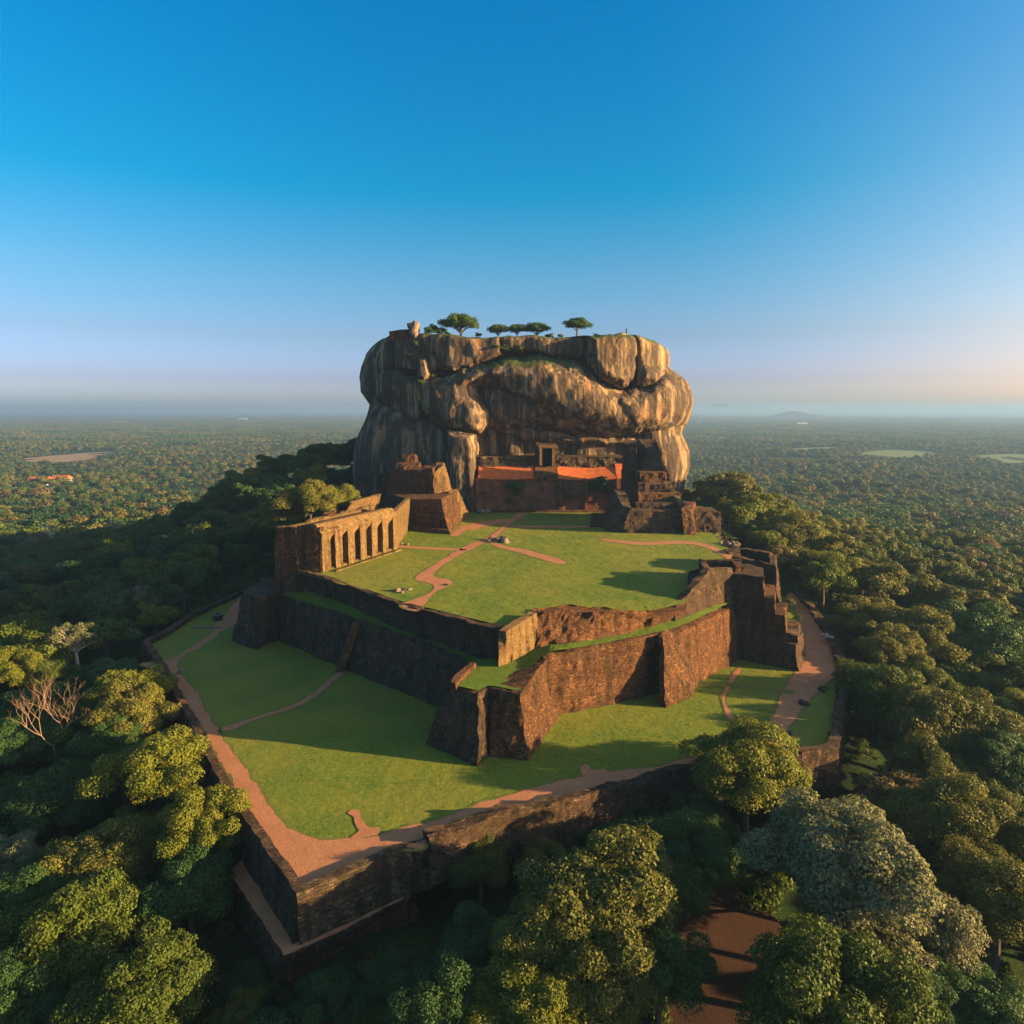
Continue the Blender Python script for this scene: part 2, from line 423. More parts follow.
def boulder(name, loc, r, mat, sq=(1, 1, .7), seed=0, parent=None):
    n, m = 14, 9; V = [(0, 0, -1)]
    for j in range(1, m):
        ph = -math.pi / 2 + math.pi * j / m
        for i in range(n):
            th = 2 * math.pi * i / n; V.append((math.cos(ph) * math.cos(th), math.cos(ph) * math.sin(th), math.sin(ph)))
    V.append((0, 0, 1)); V = np.array(V)
    V = V * (1 + .28 * fbm(V + seed * 9.7, .9, 3, seed))[:, None] * np.array(sq) * r
    F = []
    for i in range(n): F.append((0, 1 + (i + 1) % n, 1 + i)); F.append((len(V) - 1, len(V) - 1 - n + i, len(V) - 1 - n + (i + 1) % n))
    for j in range(m - 2):
        for i in range(n):
            a = 1 + j * n + i; b = 1 + j * n + (i + 1) % n; F.append((a, b, b + n, a + n))
    o = mesh_obj(name, V, F, mat, None, parent); o.location = loc
    return o
def tube(pts, radii, sides=7):
    V = []; F = []
    for i, (p, r) in enumerate(zip(pts, radii)):
        p = np.array(p, float); a = np.array(pts[max(i - 1, 0)], float); b = np.array(pts[min(i + 1, len(pts) - 1)], float)
        t = b - a; t /= np.linalg.norm(t) + 1e-9
        u = np.cross(t, (0.31, .95, .02)); u /= np.linalg.norm(u) + 1e-9; w = np.cross(t, u)
        for k in range(sides):
            an = 2 * math.pi * k / sides; V.append(p + r * (u * math.cos(an) + w * math.sin(an)))
        if i:
            for k in range(sides):
                a0 = (i - 1) * sides + k; a1 = (i - 1) * sides + (k + 1) % sides
                F.append((a0, a1, a1 + sides, a0 + sides))
    return V, F
def join(parts):
    V = []; F = []
    for v, f in parts:
        o = len(V); V += [tuple(p) for p in v]; F += [tuple(i + o for i in q) for q in f]
    return V, F
def boxvf(x0, x1, y0, y1, z0, z1):
    V = [(x, y, z) for z in (z0, z1) for y in (y0, y1) for x in (x0, x1)]
    return V, [(0, 2, 3, 1), (4, 5, 7, 6), (0, 1, 5, 4), (2, 6, 7, 3), (0, 4, 6, 2), (1, 3, 7, 5)]

# ------------------------------------------------------------------ terrain
ZU = 18.0
outer_px = [(142, 643), (152, 659), (178, 697), (197, 726), (218, 785), (256, 822), (297, 892), (398, 850), (428, 842), (568, 806), (684, 775), (804, 757), (838, 752), (842, 705), (843, 669), (828, 640), (800, 600)]
FORT = [P(x, y, 0)[:2] for x, y in outer_px] + [(84, 226), (79, 250), (78, 290), (68, 330), (60, 370), (-70, 370), (-84, 320), (-78, 270), P(240, 592, 0)[:2]]
FORT = np.array(FORT)
def sdist(x, y, poly=FORT):
    """signed distance to polygon, negative inside"""
    p = np.stack([x, y], 1); n = len(poly); best = np.full(len(p), 1e18); ins = np.zeros(len(p), bool)
    for i in range(n):
        a = poly[i]; b = poly[(i + 1) % n]; e = b - a; w = p - a
        t = ((w @ e) / (e @ e + 1e-12)).clip(0, 1); dd = w - t[:, None] * e
        best = np.minimum(best, (dd ** 2).sum(1))
        c = ((a[1] > p[:, 1]) != (b[1] > p[:, 1])) & (p[:, 0] < (b[0] - a[0]) * (p[:, 1] - a[1]) / (b[1] - a[1] + 1e-12) + a[0])
        ins ^= c
    d = np.sqrt(best); return np.where(ins, -d, d)
def terrain(x, y):
    x = np.atleast_1d(np.asarray(x, float)); y = np.atleast_1d(np.asarray(y, float))
    d = sdist(x, y); do = d.clip(0, None)
    n = np.interp(y, [60, 90, 125, 150, 190, 240, 330], [-10.5, -8.5, -5.5, -4, -2.5, 2, 6])
    n = n - 5 * np.exp(-((do - 25) / 30.0) ** 2) * (y < 200)
    s = 1 - np.exp(-do / 290.0)
    z = n + (-62 - n) * s
    z += 26 * np.exp(-(((x + 92) / 62) ** 2 + ((y - 345) / 75) ** 2)) + 9 * np.exp(-(((x - 95) / 55) ** 2 + ((y - 290) / 60) ** 2))
    q = np.stack([x, y, x * 0], 1)
    z += fbm(q, 60, 3, 3) * 2.2 * (do / 40).clip(0, 1)
    far = ((do - 9000) / 9000).clip(0, 1); z += far * (25 + 45 * fbm(q, 9000, 3, 9)).clip(0, None) * .0
    z = np.where(d < -4, -14, z)
    return z
def grid_axis(n, near, far):
    t = np.linspace(-1, 1, n); k = 6.2
    return np.sign(t) * (near * np.abs(t) + (far - near) * (np.exp(k * np.abs(t)) - 1 - 0) / (math.exp(k) - 1))
gx = grid_axis(321, 500, 34000); gy = grid_axis(321, 500, 34000) + 170
GX, GY = np.meshgrid(gx, gy)
GZ = terrain(GX.ravel(), GY.ravel())
V = np.stack([GX.ravel(), GY.ravel(), GZ], 1)
ii = np.arange(320)[:, None] * 321 + np.arange(320)[None, :]
F = np.stack([ii, ii + 1, ii + 322, ii + 321], -1).reshape(-1, 4)
def groundmat():
    m, nt, b = newmat('forest_floor')
    ob = N(nt, 'ShaderNodeNewGeometry').outputs['Position']
    c = mix(nt, ramp(nt, noise(nt, ob, .08, 5, .7), [(.4, 0.0), (.62, 1.0)]), (.018, .042, .010), (.030, .060, .012))
    c = mix(nt, ramp(nt, noise(nt, ob, .7, 6, .75), [(.5, 0.0), (.7, .7)]), c, (.035, .03, .015))
    far = noise(nt, ob, .004, 6, .75)
    c = mix(nt, ramp(nt, far, [(.55, 0.0), (.7, .5)]), c, (.09, .085, .03))
    nt.links.new(c, b.inputs['Base Color'])
    bump(nt, b, noise(nt, ob, .6, 8, .75), 1.0, 1.2)
    return m
me = fast_mesh('ground', V, F, True); me.materials.append(groundmat())
o = bpy.data.objects.new('ground', me); COL.objects.link(o); tag(o, 'dark forest floor falling away to a flat wooded plain', 'ground', kind='structure')

# far low hills on the horizon
def hill(cx, cy_, rx, ry, h, seed):
    n = 40; V = []; F = []
    for j in range(n + 1):
        for i in range(n + 1):
            u = i / n * 2 - 1; v = j / n * 2 - 1; r2 = u * u + v * v
            V.append((cx + u * rx, cy_ + v * ry, -66 + h * max(0, 1 - r2) ** 1.5))
    V = np.array(V); V[:, 2] += (V[:, 2] > -60) * fbm(V / np.array([1, 1, 1e9]), min(rx, ry) * .5, 4, seed) * h * .25
    F = [(j * (n + 1) + i, j * (n + 1) + i + 1, (j + 1) * (n + 1) + i + 1, (j + 1) * (n + 1) + i) for j in range(n) for i in range(n)]
    ob_ = mesh_obj('hill', V, F, M['scrub'], smooth=True)
    return ob_
for k, (px, dist, w, ry, h, lab) in enumerate([(793, 9500, 420, 500, 90, 'small dark hill standing alone on the right horizon'),
        (735, 26000, 2800, 2500, 300, 'long low hazy hill on the horizon right of the rock'),
        (860, 30000, 3800, 2500, 260, 'low hazy ridge on the right horizon'),
        (990, 24000, 2600, 2500, 190, 'low hazy rise at the right end of the horizon')]):
    q = PY(px, 411, dist); tag(hill(q[0], dist, w, ry, h, k), lab, 'hill', kind='structure')

# fields on the plain
def zfield(px, py): return P(px, py, -61.0)
tag(sheet('field', [zfield(*p) for p in [(22, 459), (60, 455), (105, 452), (112, 454), (90, 461), (60, 464), (40, 463)]], M['tan'], 30, True, 0, 0), 'dry tan field among palms on the left plain', 'field', kind='structure')
tag(sheet('field', [zfield(*p) for p in [(862, 453), (890, 450), (930, 452), (935, 455), (900, 458), (870, 457)]], M['green_field'], 30, True, 0, 0), 'pale green field on the right plain', 'field', kind='structure')
tag(sheet('field', [zfield(*p) for p in [(975, 456), (1024, 454), (1060, 460), (1010, 463)]], M['green_field'], 30, True, 0, 0), 'pale green field at the right edge of the plain', 'field', kind='structure')
tag(sheet('field', [zfield(*p) for p in [(780, 449), (840, 447), (850, 449), (800, 451)]], M['green_field'], 30, True, 0, 0), 'thin green field strip on the right plain', 'field', kind='structure')

# ------------------------------------------------------------------ lower lawn and paths
def inset_(p, m=1.3):
    c_ = np.array([0, 150.0]); d_ = c_ - np.array(p[:2]); d_ = d_ / np.linalg.norm(d_) * m; return (p[0] + d_[0], p[1] + d_[1], p[2])
low = [inset_(P(x, y, 0)) for x, y in outer_px] + [(84, 224, 0), (74, 240, 0), (40, 262, 0), (40, 170, 0), (-20, 160, 0), (-60, 200, 0), P(240, 592, 0)]
tag(sheet('lower_lawn', low, M['grass'], 4, False, 0, -.02), 'green lower lawn around the foot of the terrace walls', 'lawn', kind='structure')
def path(name, pxs, z, label, rough=.35, dz=.05, mat='dirt'):
    if name in ('path', 'footpath'):
        q = densify([P(x, y, z) for x, y in pxs], .8, True); ctr = offset_line([tuple(p) for p in q] , .45)
        A = sum(q[i][0] * q[(i + 1) % len(q)][1] - q[(i + 1) % len(q)][0] * q[i][1] for i in range(len(q)))
        if A > 0: ctr = offset_line([tuple(p) for p in q], -.45)
        tag(sheet('path_verge', ctr, M['verge'], 50, False, .4, dz - .025), 'worn grassy verge of a path', 'verge', kind='structure')
    return tag(sheet(name, [P(x, y, z) for x, y in pxs], M[mat], .5, True, rough, dz), label, 'path', kind='structure')
path('path', [(142, 664), (160, 660), (178, 650), (200, 636), (214, 625), (225, 616), (231, 607), (242, 596), (252, 592), (246, 610), (238, 622), (228, 628),
     (205, 644), (182, 658), (178, 668), (186, 682), (198, 694), (204, 706), (212, 722), (226, 742), (246, 770), (262, 794), (278, 816), (297, 832), (317, 840), (335, 841),
     (352, 838), (372, 838), (395, 830), (440, 819), (490, 800), (545, 784), (600, 773), (650, 768), (690, 757), (740, 748), (760, 733), (775, 712), (783, 690), (798, 668), (806, 655),
     (803, 640), (800, 625), (796, 610), (786, 598), (800, 592), (822, 618), (830, 640), (834, 658), (832, 678), (815, 694), (800, 712), (788, 730), (776, 752), (720, 768), (684, 770),
     (620, 785), (568, 800), (520, 806), (470, 818), (432, 829), (424, 848), (398, 850), (350, 868), (303, 886), (291, 878), (270, 845), (252, 815), (232, 780), (215, 752), (200, 722), (186, 706), (172, 684), (158, 672)],
     0, 'red earth path running round the lower lawn')
path('path_stub', [(349, 812), (357, 810), (362, 818), (369, 828), (380, 829), (376, 836), (350, 838), (358, 830), (354, 820)], 0, 'short worn spur of the earth path', .3, .06)
path('path_stub', [(580, 767), (588, 765), (592, 770), (606, 770), (600, 776), (586, 778)], 0, 'small worn notch in the lawn edge', .2, .06)
path('footpath', [(220, 729), (226, 726), (262, 715), (290, 706), (312, 693), (328, 680), (341, 670), (345, 673), (331, 684), (315, 697), (292, 709), (262, 718), (228, 731)], 0, 'narrow trodden footpath across the left lawn', .15)
path('footpath', [(736, 669), (741, 670), (733, 682), (726, 695), (725, 704), (731, 713), (737, 722), (734, 723), (725, 712), (722, 700), (725, 688)], 0, 'narrow trodden footpath on the lawn below the right bastion', .12)
path('crossing', [(690, 684), (735, 683), (790, 690), (788, 694), (735, 687), (692, 688)], 0, 'faint crosswise footpath below the right bastion', .1, .06, 'verge')
tag(sheet('lawn', [P(x, y, 0) for x, y in [(152, 660), (165, 648), (190, 632), (206, 628), (213, 631), (196, 644), (178, 656), (160, 662)]], M['grass'], 1, True, .3, .09), 'small patch of grass beside the left path', 'lawn', kind='structure')

# ------------------------------------------------------------------ upper lawn
up = [P(300, 574, ZU), P(330, 582, ZU), P(405, 603, ZU), P(507, 628, ZU), P(535, 615, ZU), P(655, 611, ZU), P(684, 603, ZU), (50, 166, ZU), (60, 182, ZU), (66, 205, ZU), (71, 233, ZU), (74, 300, ZU), (-70, 300, ZU), (-66, 215, ZU), (-62, 178, ZU)]
up = [(x, y + (.6 if i < 6 else 0), z) for i, (x, y, z) in enumerate(up)]
tag(sheet('upper_lawn', up, M['grass'], 4, False, 0, 0), 'green upper lawn in front of the rock', 'lawn', kind='structure')
path('path', [(401, 605), (418, 611), (427, 601), (436, 592), (447, 587), (452, 583), (449, 580), (434, 577), (436, 571), (447, 563), (462, 554), (479, 546), (486, 542), (497, 547), (520, 553), (558, 564), (562, 560), (530, 551), (506, 546), (496, 541), (501, 533), (508, 526), (517, 520), (526, 515), (530, 512), (524, 511), (516, 514), (505, 524), (497, 531), (488, 537), (478, 541), (462, 548), (445, 558), (430, 567), (417, 576), (416, 580), (428, 583), (434, 588), (425, 595)],
     ZU, 'red earth path crossing the upper lawn', .25)
path('footpath', [(604, 539), (640, 542), (684, 541), (705, 544), (722, 550), (736, 560), (731, 562), (718, 553), (703, 547), (684, 544), (640, 545), (606, 541)], ZU, 'thin curved footpath on the right of the upper lawn', .15)
path('footpath', [(398, 545), (420, 547), (462, 549), (462, 550.5), (420, 549), (398, 547)], ZU, 'thin line of paving across the upper lawn', .1)
path('footpath', [(520, 526), (610, 526), (612, 527.5), (520, 527.5)], ZU, 'faint straight footpath at the back of the upper lawn', .1)
path('worn_earth', [(450, 534), (462, 527), (480, 522), (505, 519), (510, 521), (490, 526), (470, 530), (458, 536)], ZU, 'worn earth patch beside the left ruin', 1.2, .03)
0 and path('worn_earth', [(345, 583), (365, 565), (398, 548), (408, 545), (404, 552), (376, 571), (358, 584)], ZU, 'worn earth strip along the colonnade', .5, .04)

# ------------------------------------------------------------------ retaining walls, lower tier
def W(name, foot, top, thick, mat, label, cat='wall', **k):
    f = [P(*p) if p[1] > 400 else p for p in foot]
    t = [P(*p) if p[1] > 400 else p for p in top]
    return tag(wallstrip(name, f, t, thick, M[mat], **k), label, cat)
# left corner bastion
lb_f = [P(231, 641, 0), P(256, 650, 0), P(281, 638, 0), (-58, 188, 0), (-72, 190, 0)]
lb_t = [P(244, 591, 13), P(257, 598, 13), P(282, 589, 13), (-58, 186, 13), (-70, 188, 13)]
tag(solid('corner_bastion', lb_f, lb_t, M['darkbrick'], seed=1, crumble=.5), 'dark battered corner bastion at the left end of the long wall', 'bastion')
W('retaining_wall', [(276, 639, 0), (341, 668, 0), (423, 701, 0), (462, 722, 0)], [(276, 594, 12.2), (358, 621, 11.8), (423, 643, 11.4), (474, 664, 11)], 1.1, 'darkbrick',
  'long dark retaining wall with a stair, left of the split bastion', seed=2, crumble=.35)
# split front bastion: two prongs joined behind a notch
fb = empty('split_bastion', (0, 118, 0), label='battered split bastion jutting forward at the front corner of the terrace', cat='bastion')
def child_solid(name, foot, top, mat, parent, **k):
    o_ = solid(name, foot, top, M[mat], **k); o_.parent = parent; o_.matrix_parent_inverse = parent.matrix_world.inverted()
    bpy.context.view_layer.update()
    return o_
def cs(name, parent, foot, top, mat, **k):
    L0 = np.array(parent.location)
    f = [tuple(np.array(p) - L0) for p in foot]; t = [tuple(np.array(p) - L0) for p in top]
    return solid(name, f, t, M[mat], parent=parent, **k)
cs('prong', fb, [P(426, 745, 0), P(478, 767, 0), P(487, 757, 0), P(489, 735, 0), P(480, 700, 0), P(440, 700, 0)],
   [P(449, 686, 11), P(479, 694, 11), P(488, 688, 11), P(491, 684, 11), P(486, 662, 11), P(470, 664, 11)], 'darkbrick', seed=3, crumble=0)
cs('prong', fb, [P(487, 748, 0), P(491, 757, 0), P(529, 761, 0), P(561, 715, 0), P(545, 690, 0), P(495, 700, 0)],
   [P(487, 686, 11.1), P(492, 688, 11.1), P(520, 694, 11.1), P(531, 679, 12), P(552, 653, 12.6), P(520, 655, 11.1)], 'brick', seed=4, crumble=0)
W('parapet_wall', [(449, 687, 10.8), (472, 666, 10.8)], [(449, 682, 12.2), (472, 661, 12.2)], -1.2, 'brick', 'short low parapet on the left edge of the split bastion', seed=5, crumble=.4)
W('retaining_wall', [(546, 717, 0), (600, 707, 0), (631, 700, 0), (668, 690, 0)], [(543, 656, 12.9), (600, 645, 13), (631, 640, 13.3), (664, 632, 13.4)], 1.3, 'brick',
  'front curtain wall between the split bastion and the buttress', seed=6, crumble=.4)
tag(solid('buttress', [P(660, 706, 0), P(666, 708, 0), P(693, 697, 0), P(700, 678, 0), P(675, 668, 0)], [P(659, 636, 13.4), P(663, 637, 13.4), P(678, 632, 12.5), P(690, 621, 13), P(668, 622, 13.4)], M['brick'], seed=7, crumble=.5),
    'battered buttress with a sharp corner right of the front curtain wall', 'buttress')
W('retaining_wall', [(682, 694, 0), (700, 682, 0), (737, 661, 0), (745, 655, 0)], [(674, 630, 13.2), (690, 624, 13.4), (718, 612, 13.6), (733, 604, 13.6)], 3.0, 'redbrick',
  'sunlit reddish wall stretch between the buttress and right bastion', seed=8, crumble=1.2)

# ledges
ribbon_l = ribbon('grass_ledge', [P(276, 593, 12.0), P(358, 620, 11.7), P(423, 642, 11.3), P(474, 663, 11.1)], [P(296, 585, 13.2), P(370, 606, 12.6), P(440, 630, 11.6), P(512, 664, 9.7)], M['ledge'], seed=3)
tag(ribbon_l, 'grass ledge above the long left wall', 'ledge', kind='structure')
tag(sheet('grass_ledge', [P(453, 685, 11.35), P(479, 690.5, 11.35), P(488, 685.5, 11.35), P(495, 686, 11.35), P(518, 690.5, 11.35), P(529, 677, 11.5), P(546, 654, 12.3), P(520, 655, 11.3), P(470, 660, 11.3)], M['ledge'], 2, False, 0), 'grass on top of the split bastion', 'ledge', kind='structure')
tag(ribbon('grass_ledge', [P(500, 672, 10.6), P(528, 668, 12), P(549, 652, 13.1), P(600, 644, 13.1), P(664, 631, 13.5), P(690, 622, 13.6), P(735, 600, 14)],
           [P(505, 660, 10.6), P(530, 645, 12.2), P(560, 636, 13.4), P(600, 630, 13.6), P(655, 622, 14), P(690, 612, 14.2), P(725, 598, 14.5)], M['ledge'], seed=4, nx=8),
    'grass ledge above the front curtain wall', 'ledge', kind='structure')

# retaining walls, upper tier
W('upper_wall', [(296, 589, 12.4), (345, 603, 12), (380, 615, 11.6), (440, 641, 10.6), (507, 674, 9.0)], [(298, 570, 18.6), (340, 582, 18.4), (372, 594, 18.4), (407, 606, 18.3), (507, 630, 18.6)], 1.6, 'darkbrick',
  'dark upper terrace wall running from the colonnade to the front corner', seed=11, crumble=.6)
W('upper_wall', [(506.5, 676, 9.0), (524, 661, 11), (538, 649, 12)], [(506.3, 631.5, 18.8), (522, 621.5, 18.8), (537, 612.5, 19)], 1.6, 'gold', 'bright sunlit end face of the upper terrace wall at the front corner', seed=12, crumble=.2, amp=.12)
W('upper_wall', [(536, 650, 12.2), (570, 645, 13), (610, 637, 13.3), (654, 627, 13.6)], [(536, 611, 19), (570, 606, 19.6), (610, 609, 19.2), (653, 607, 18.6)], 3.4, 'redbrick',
  'crumbled red brick upper wall above the front curtain wall', seed=13, crumble=1.8, amp=.5)
tag(solid('wall_stub', [P(650, 628, 13.6), P(690, 616, 13.6), P(700, 605, 13.6), P(650, 612, 13.6)], [P(652, 616, 16.6), P(684, 606, 17.4), P(690, 598, 17.4), P(652, 608, 17.4)], M['brick'], seed=14, crumble=1.2), 'low broken wall stub on the ledge beside the right bastion', 'wall')

# stair up the long wall
st = []
for i in range(14):
    t = i / 14; x = -37.6 + 2.2 * t; q0 = np.array(P(340, 671, 0)); q1 = np.array(P(357, 622, 11.7)); c = q0 + (q1 - q0) * (t + .03)
    st.append(boxvf(c[0] - .9, c[0] + .9, c[1] - .9, c[1] + 2.0, c[2] - .9, c[2] + .35))
sv_, sf_ = join(st); tag(mesh_obj('stairway', sv_, sf_, M['brick'], [(v, w) for v, w in [(0, 0)] * (len(sf_) * 4)]), 'narrow brick stair climbing the long dark wall', 'stairs')

# ------------------------------------------------------------------ outer walls
def OW(top, zf, thick, mat, label, **k):
    t = [P(*p) for p in top]; sg = 1 if thick > 0 else -1
    f = [(p[0], p[1], zf) for p in offset_line(t, -sg * .7)]
    return tag(wallstrip('outer_wall', f, t, thick, M[mat], **k), label, 'wall')
OW([(240, 590, 1.2), (190, 613, 1.2), (160, 632, 1.2), (142, 641, 1.2)], -6, 1.8, 'darkbrick', 'low dark outer wall behind the left path', seed=20, crumble=.5)
OW([(142, 641, 1.2), (153, 657, .9), (174, 694, .8), (190, 722, .7)], -6, 1.5, 'brick', 'low outer wall at the far left corner of the path', seed=21, crumble=.4)
OW([(190, 722, .7), (212, 768, .7), (247, 822, .7), (296, 893, .7)], -6.3, 1.3, 'darkbrick', 'dark outer wall facing left below the path', seed=22, crumble=.3, amp=.14)
OW([(296.5, 893.5, .7), (345, 873, .7), (400, 849, .7)], -6.3, 1.3, 'rubble', 'stone outer wall right of the front corner under the path', seed=23, crumble=.2, amp=.14)
OW([(400, 850, .2), (430, 843, .1)], -6.3, 1.4, 'rubble', 'broken low gap in the front outer wall', seed=24, crumble=.7)
OW([(427, 833, 2), (500, 811, 2), (570, 797, 1.6), (631, 781, 1.2), (690, 766, 1.0)], -5.5, 1.8, 'darkbrick', 'long crumbling outer wall along the front path', seed=25, crumble=1.3, amp=.35)
OW([(690, 768, .6), (760, 760, .8), (804, 753, .9)], -5.5, 1.8, 'darkbrick', 'outer wall stretch hidden behind the round tree', seed=26, crumble=.8)
OW([(802, 753, 1.0), (838, 748, 1.0), (840, 733, 1.0)], -6, 1.8, 'darkbrick', 'outer wall corner at the right end beside the dark trees', seed=27, crumble=.4)
OW([(840, 733, 1.0), (845, 700, 1.3), (849, 669, 1.6), (839, 640, 1.6), (816, 606, 1.6), (800, 590, 1.6)], -5, 1.8, 'darkbrick', 'low rubble outer wall along the right path', seed=28, crumble=1.3, amp=.5)
# stepped plinth in front of the corner
i0, i1, i2, i3 = P(228, 905, -12), P(275, 990, -12), P(341, 952, -12), P(412, 905, -12)
l0, l1, l2, l3 = P(225, 868, -6.2), P(281, 959, -6.2), P(345, 932, -6.2), P(408, 899, -6.2)
tag(solid('stepped_plinth', [i0, i1, i2, i3, (l3[0] + 1, l3[1] + 3, -12), (l1[0] + 3, l1[1] + 8, -12), (l0[0] + 6, l0[1] + 3, -12)],
          [l0, l1, l2, l3, (l3[0] + .5, l3[1] + 2.5, -6.2), (l1[0] + 3, l1[1] + 7, -6.2), (l0[0] + 6, l0[1] + 3, -6.2)], M['darkbrick'], seed=29, crumble=.3),
    'lower stepped plinth wrapping the front corner of the outer wall', 'plinth')
tag(sheet('earth_ledge', [P(230, 872, -6.0), P(283, 955, -6.0), P(345, 929, -6.0), P(405, 898, -6.0), P(402, 892, -6.0), P(300, 925, -6.0), P(250, 850, -6.0)], M['dirt'], 1, False, .2, .0), 'red earth ledge at the foot of the outer wall', 'ledge', kind='structure')

# ------------------------------------------------------------------ right ruined bastion
rb = empty('ruined_bastion', (58, 165, 0), label='tall stepped ruined brick bastion beside the right path', cat='bastion')
def C(*pts, z): return [(x, y, z) for x, y in pts]
cs('plinth', rb, C((53.2, 159.5), (66.2, 150.2), (72, 160), (73, 176), (50, 180), z=-1), C((53.8, 160), (65.6, 152), (71, 160.5), (72, 175), (50, 179), z=6), 'darkbrick', seed=31, crumble=.3)
cs('pier', rb, C((53.4, 160.6), (60.4, 156.0), (64, 168), (58, 176), z=5.8), C((53.6, 162), (59.8, 158.0), (63, 168), (58, 175), z=20.6), 'darkbrick', seed=32, crumble=.9)
cs('pier_step', rb, C((60.2, 156.1), (62.6, 154.6), (67, 167), (64, 168), z=5.8), C((59.8, 157.6), (62.0, 156), (66, 167), (63, 168), z=16.2), 'brick', seed=33, crumble=1.2)
cs('pier_step', rb, C((62.6, 154.6), (64.4, 153.4), (69, 165), (67, 167), z=5.8), C((62.2, 155.6), (63.8, 154.4), (68.5, 165), (66, 167), z=12.2), 'brick', seed=34, crumble=1.0)
cs('pier_step', rb, C((64.4, 153.4), (66.4, 152.6), (72, 163), (69, 165), z=5.8), C((64.2, 154.3), (66.2, 153.2), (71.5, 163), (68.5, 165), z=8.4), 'darkbrick', seed=35, crumble=1.2)
def ringwall(prefix, parent, foot, top, th, mat, seed):
    n = len(foot)
    for i in range(n):
        a, b = foot[i], foot[(i + 1) % n]; a2, b2 = top[i], top[(i + 1) % n]
        cx_ = sum(p[0] for p in top) / n; cy2 = sum(p[1] for p in top) / n
        def inn(p, z):
            d = np.array([cx_ - p[0], cy2 - p[1]], float); l = np.linalg.norm(d); d = d / l * th * 1.4
            return (p[0] + d[0], p[1] + d[1], z)
        e = .004 * i
        cs('tower_wall', parent, [a, b, inn(b, b[2]), inn(a, a[2])], [(a2[0], a2[1], a2[2] + e), (b2[0], b2[1], b2[2] + e), inn(b2, b2[2] + e), inn(a2, a2[2] + e)], mat, seed=seed + i, crumble=.8)
def cw(foot, top, th, mat, seed, **k):
    L0_ = np.array(rb.location); o_ = wallstrip('tower_wall', [tuple(np.array(p) - L0_) for p in foot], [tuple(np.array(p) - L0_) for p in top], th, M[mat], seed=seed, **k); o_.parent = rb
cw([(35.5, 144.5, 12.5), (39, 147.5, 12.5), (42.5, 150.8, 12.5), (46, 154, 12.5), (53.6, 160.6, 12.5)], [(36.6, 146.5, 18.0), (39.6, 149, 19.6), (43, 152.6, 21.0), (46.6, 157, 22.8), (53.6, 162, 21.8)], 1.7, 'darkbrick', 41, crumble=.7)
cw([(48.5, 171, 12.5), (47.6, 165, 12.5), (46.2, 157.5, 12.5)], [(49.2, 170, 22.4), (48.2, 164, 22.6), (47, 158.6, 22.6)], -1.5, 'darkbrick', 42, crumble=.7)
cw([(58, 170, 12.5), (49, 171.4, 12.5)], [(58, 169, 22.2), (49.4, 170.4, 22.4)], -1.5, 'darkbrick', 43, crumble=.8)
cw([(57.2, 163.5, 18), (58.4, 169.5, 18)], [(56.8, 163.5, 22.0), (58, 169.5, 22.4)], 1.8, 'brick', 44, crumble=1.0)
cs('tower_floor', rb, C((48, 160), (54, 162.5), (57, 169), (49, 170), z=13), C((48.4, 160.5), (54, 163.4), (56.5, 168.5), (49.6, 169.6), z=19.6), 'darkbrick', seed=45, crumble=0)
ringwall('right', rb, [(57, 176, 0), (68.5, 166, 0), (75, 180, 0), (62, 188, 0)], [(58.2, 176, 22), (66.5, 169, 21.2), (71, 180, 21.6), (62.5, 187, 22.6)], 1.5, 'darkbrick', 51)
cs('side_block', rb, C((39.5, 151.5), (46.4, 157), (48.4, 170), (43.5, 168), z=15), C((41.2, 153.2), (46.4, 158), (48, 169.5), (44.8, 167), z=20.6), 'darkbrick', seed=58, crumble=1.4)
cs('tower_floor', rb, C((58.5, 177), (67, 170), (71, 179), (63, 186), z=0), C((59.5, 176.5), (66, 170.8), (70, 179), (63, 185.5), z=17.5), 'darkbrick', seed=55, crumble=0)
# side retaining wall right of the upper lawn, mostly hidden by trees
tag(wallstrip('side_wall', [(64, 181, -3), (71.5, 206, -3), (76.5, 236, -1)], [(61.5, 182, 18.6), (67.8, 206, 18.9), (72.8, 234, 18.9)], 2.0, M['brick'], seed=58, crumble=1.6, amp=.5), 'rough rubble edge wall right of the upper lawn', 'wall')
tag(wallstrip('side_wall', [(-80, 300, 3), (-79, 250, 2), (-70, 212, 2), (-64, 182, 2)], [(-76, 300, 18.6), (-75, 250, 18.6), (-66, 212, 18.6), (-62, 184, 18.6)], 2.0, M['brick'], seed=59, crumble=1.0), 'rear side wall hidden behind the colonnade building', 'wall')

# ------------------------------------------------------------------ colonnade building
NF = np.array([-49.3, 173.0]); FF = np.array([-35.0, 203.5]); NL = np.array([-62.5, 175.5])
ax = (FF - NF); LEN = np.linalg.norm(ax); ax = ax / LEN; nr = np.array([ax[1], -ax[0]])      # outward (right/front) normal
bk = NL - NF
cb = empty('colonnade_building', (NF[0], NF[1], ZU - 1), label='roofless ochre brick building with a row of tall sunlit niches', cat='building')
def bp(s, n, z):            # s metres along facade, n metres outwards, z above lawn base
    p = NF + ax * s + nr * n; return (p[0], p[1], z)
BT = 29.6
def bx(s0, s1, n0, n1, z0, z1, mat, name, seed, dt=0.0, **k):
    return cs(name, cb, [bp(s0, n0, z0), bp(s1, n0, z0), bp(s1, n1, z0), bp(s0, n1, z0)], [bp(s0, n0, z1), bp(s1, n0, z1), bp(s1, n1 - dt, z1), bp(s0, n1 - dt, z1)], mat, seed=seed, **k)
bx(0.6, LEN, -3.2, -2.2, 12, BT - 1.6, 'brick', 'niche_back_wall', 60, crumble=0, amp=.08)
nb = 6
